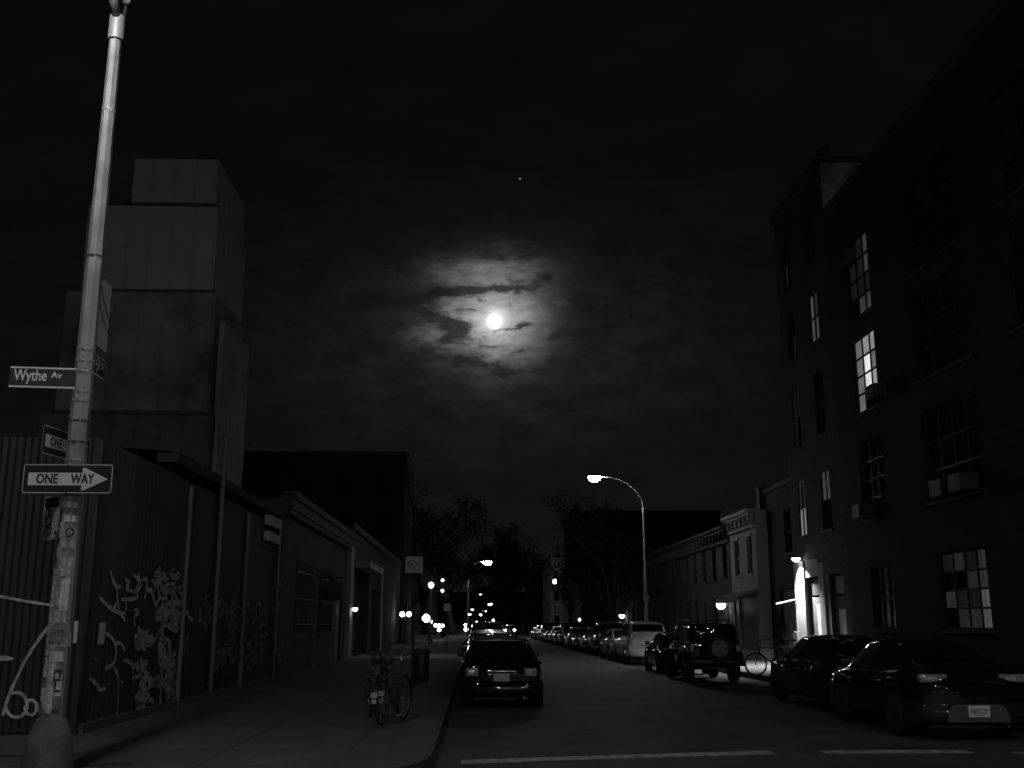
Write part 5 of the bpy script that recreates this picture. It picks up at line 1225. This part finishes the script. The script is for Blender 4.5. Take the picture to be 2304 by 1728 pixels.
        for yw in whs:
            for sd in (-1, 1):
                m = MB(); i0 = len(m.v)
                for k in range(11):
                    a = R(10 + 160 * k / 10); y = yw + math.cos(a) * (arch + .01); z = rw + math.sin(a) * (arch + .01)
                    m.v += [(sd * .70, y, z), (sd * .88, y, z), (sd * .88, y, z + .04), (sd * .70, y, z + .04)]
                for k in range(10):
                    for q in range(4): m.f.append((i0 + 4 * k + q, i0 + 4 * k + (q + 1) % 4, i0 + 4 * k + 4 + (q + 1) % 4, i0 + 4 * k + 4 + q)); m.m.append(0)
                B(m, 'mudguard', PLASTIC, None, False)
    if style in ('round', 'sedan', 'hatch'):
        yl = y0 + .05; P_ = [car.S(yl, lerp(6.6, 11, k / 8), sd_) for sd_, rng in ((-1, range(9)), (1, range(7, -1, -1))) for k in rng]
        m = MB(); m.tube([p + Vector((0, -.02, .012)) for p in P_], .02, 6); B(m, 'boot_lip', paint, None, True, 60)
        if style != 'round': m = MB(); m.rbox((-.10, y0 - .112, st['tl'][1] - .10), (.10, y0 - .085, st['tl'][1] - .06), .012); B(m, 'boot_handle', CHROME)
    if style == 'round':   # pale step panel round the plate
        m = MB(); fr = ((0, y0 - .155, .27), (1, 0, 0), (0, 0, 1), (0, -1, 0)); m.ext([(-.46, 0), (.46, 0), (.40, .20), (.32, .245), (-.32, .245), (-.40, .20)], fr, .012); B(m, 'plate_panel', P_GREY, None, False)
    return t
G_R, G_L = 'cars parked along the right kerb', 'cars parked along the left kerb'
make_car('parked_car', 'rounded black car nearest on the right with a pale number plate N65CZP', 'round', P_BLACK, (7.20, 17.55, 0), G_R, None, 'N65CZP', P_DARK)
make_car('parked_car', 'black sedan parked in front of the nearest right car, roof catching the light', 'sedan', P_BLACK, (7.48, 22.2, 0), G_R)
make_car('parked_jeep', 'black boxy off road car with a spare wheel on its tail at right', 'jeep', P_BLACK, (6.80, 32.4, 0), G_R)
c_s = make_car('parked_car', 'dark hatchback next ahead of the boxy off road car on the right', 'hatch', P_DARK, (6.95, 37.3, 0), G_R)
make_car('parked_car', 'pale tailed sport utility car ahead of the dark hatchback on the right', 'suv', P_WHITE, (6.95, 45.2, 0), G_R)
c_h = make_car('parked_car', 'black hatchback parked at the left kerb, nearest on that side', 'hatch', P_BLACK, (.52, 23.6, 0), G_L, None, None)
c_g = make_car('parked_car', 'grey sedan in the right row, first beyond the pale sport utility car', 'sedan', P_GREY, (6.95, 50.8, 0), G_R)
c_v = make_car('parked_car', 'dark sport utility car in the right row, second beyond the pale one', 'suv', P_DARK, (6.95, 56.2, 0), G_R)
c_d = make_car('parked_car', 'dark sedan in the right row, third beyond the pale sport utility car', 'sedan', P_DARK, (6.95, 61.6, 0), G_R)
seq = [c_s, c_g, c_v, c_d, c_g, c_s, c_v, c_g, c_d, c_s]; kinds = {c_s: 'dark hatchback', c_g: 'grey sedan', c_v: 'dark sport utility car', c_d: 'dark sedan'}
for i, c in enumerate(seq):
    dup(c, (6.95 + .04 * math.sin(i * 2.1), 67.0 + i * 5.5, 0), R(math.sin(i * 1.7) * .6), '%s in the right row, %s beyond the pale sport utility car' % (kinds[c], ords[i + 3] if i + 3 < 12 else 'thirteenth'), G_R)
c_l = make_car('parked_car', 'dark sport utility car at the left kerb with one lit rear light', 'suv', P_DARK, (.74, 55.4, 0), G_L, GLOW_T)
for ch in c_l.children:
    if ch.name.startswith('tail_light'): ch.location.z += .15
for i, (c, Y) in enumerate(((c_s, 28.7), (c_d, 34.4), (c_g, 40.0), (c_v, 62), (c_g, 67.5), (c_d, 73), (c_v, 84), (c_g, 96))):
    dup(c, (.52, Y, 0), R(math.sin(i * 2.3) * .5), '%s at the left kerb, %s beyond the near black hatchback' % (kinds[c], ords[i if i < 3 else i + 1]), G_L)
c_m = make_car('moving_car', 'far car on the road with both rear lights glowing', 'sedan', P_DARK, (1.0, 152, 0), 'cars driving away', GLOW_T)
for ch in c_m.children:
    if ch.name.startswith('tail_light'): ch.data.materials[0] = GLOW_T
c_m2 = dup(c_m, (4.4, 140, 0), 0, 'second far car further right on the road with rear lights glowing', 'cars driving away')

# ------------------------------------------------------------------ the moon itself
m = MB(); m.lathe([(21 * math.sin(PI * k / 24), 21 * -math.cos(PI * k / 24)) for k in range(1, 24)], 32, (0, 0, 0))
mo = m.build('moon', lum('moon_face', 2.2), None, True); mo.location = Vector((0, 0, EYE)) + MOON_DIR * 3000; tag(mo, None, None, None, 'structure')
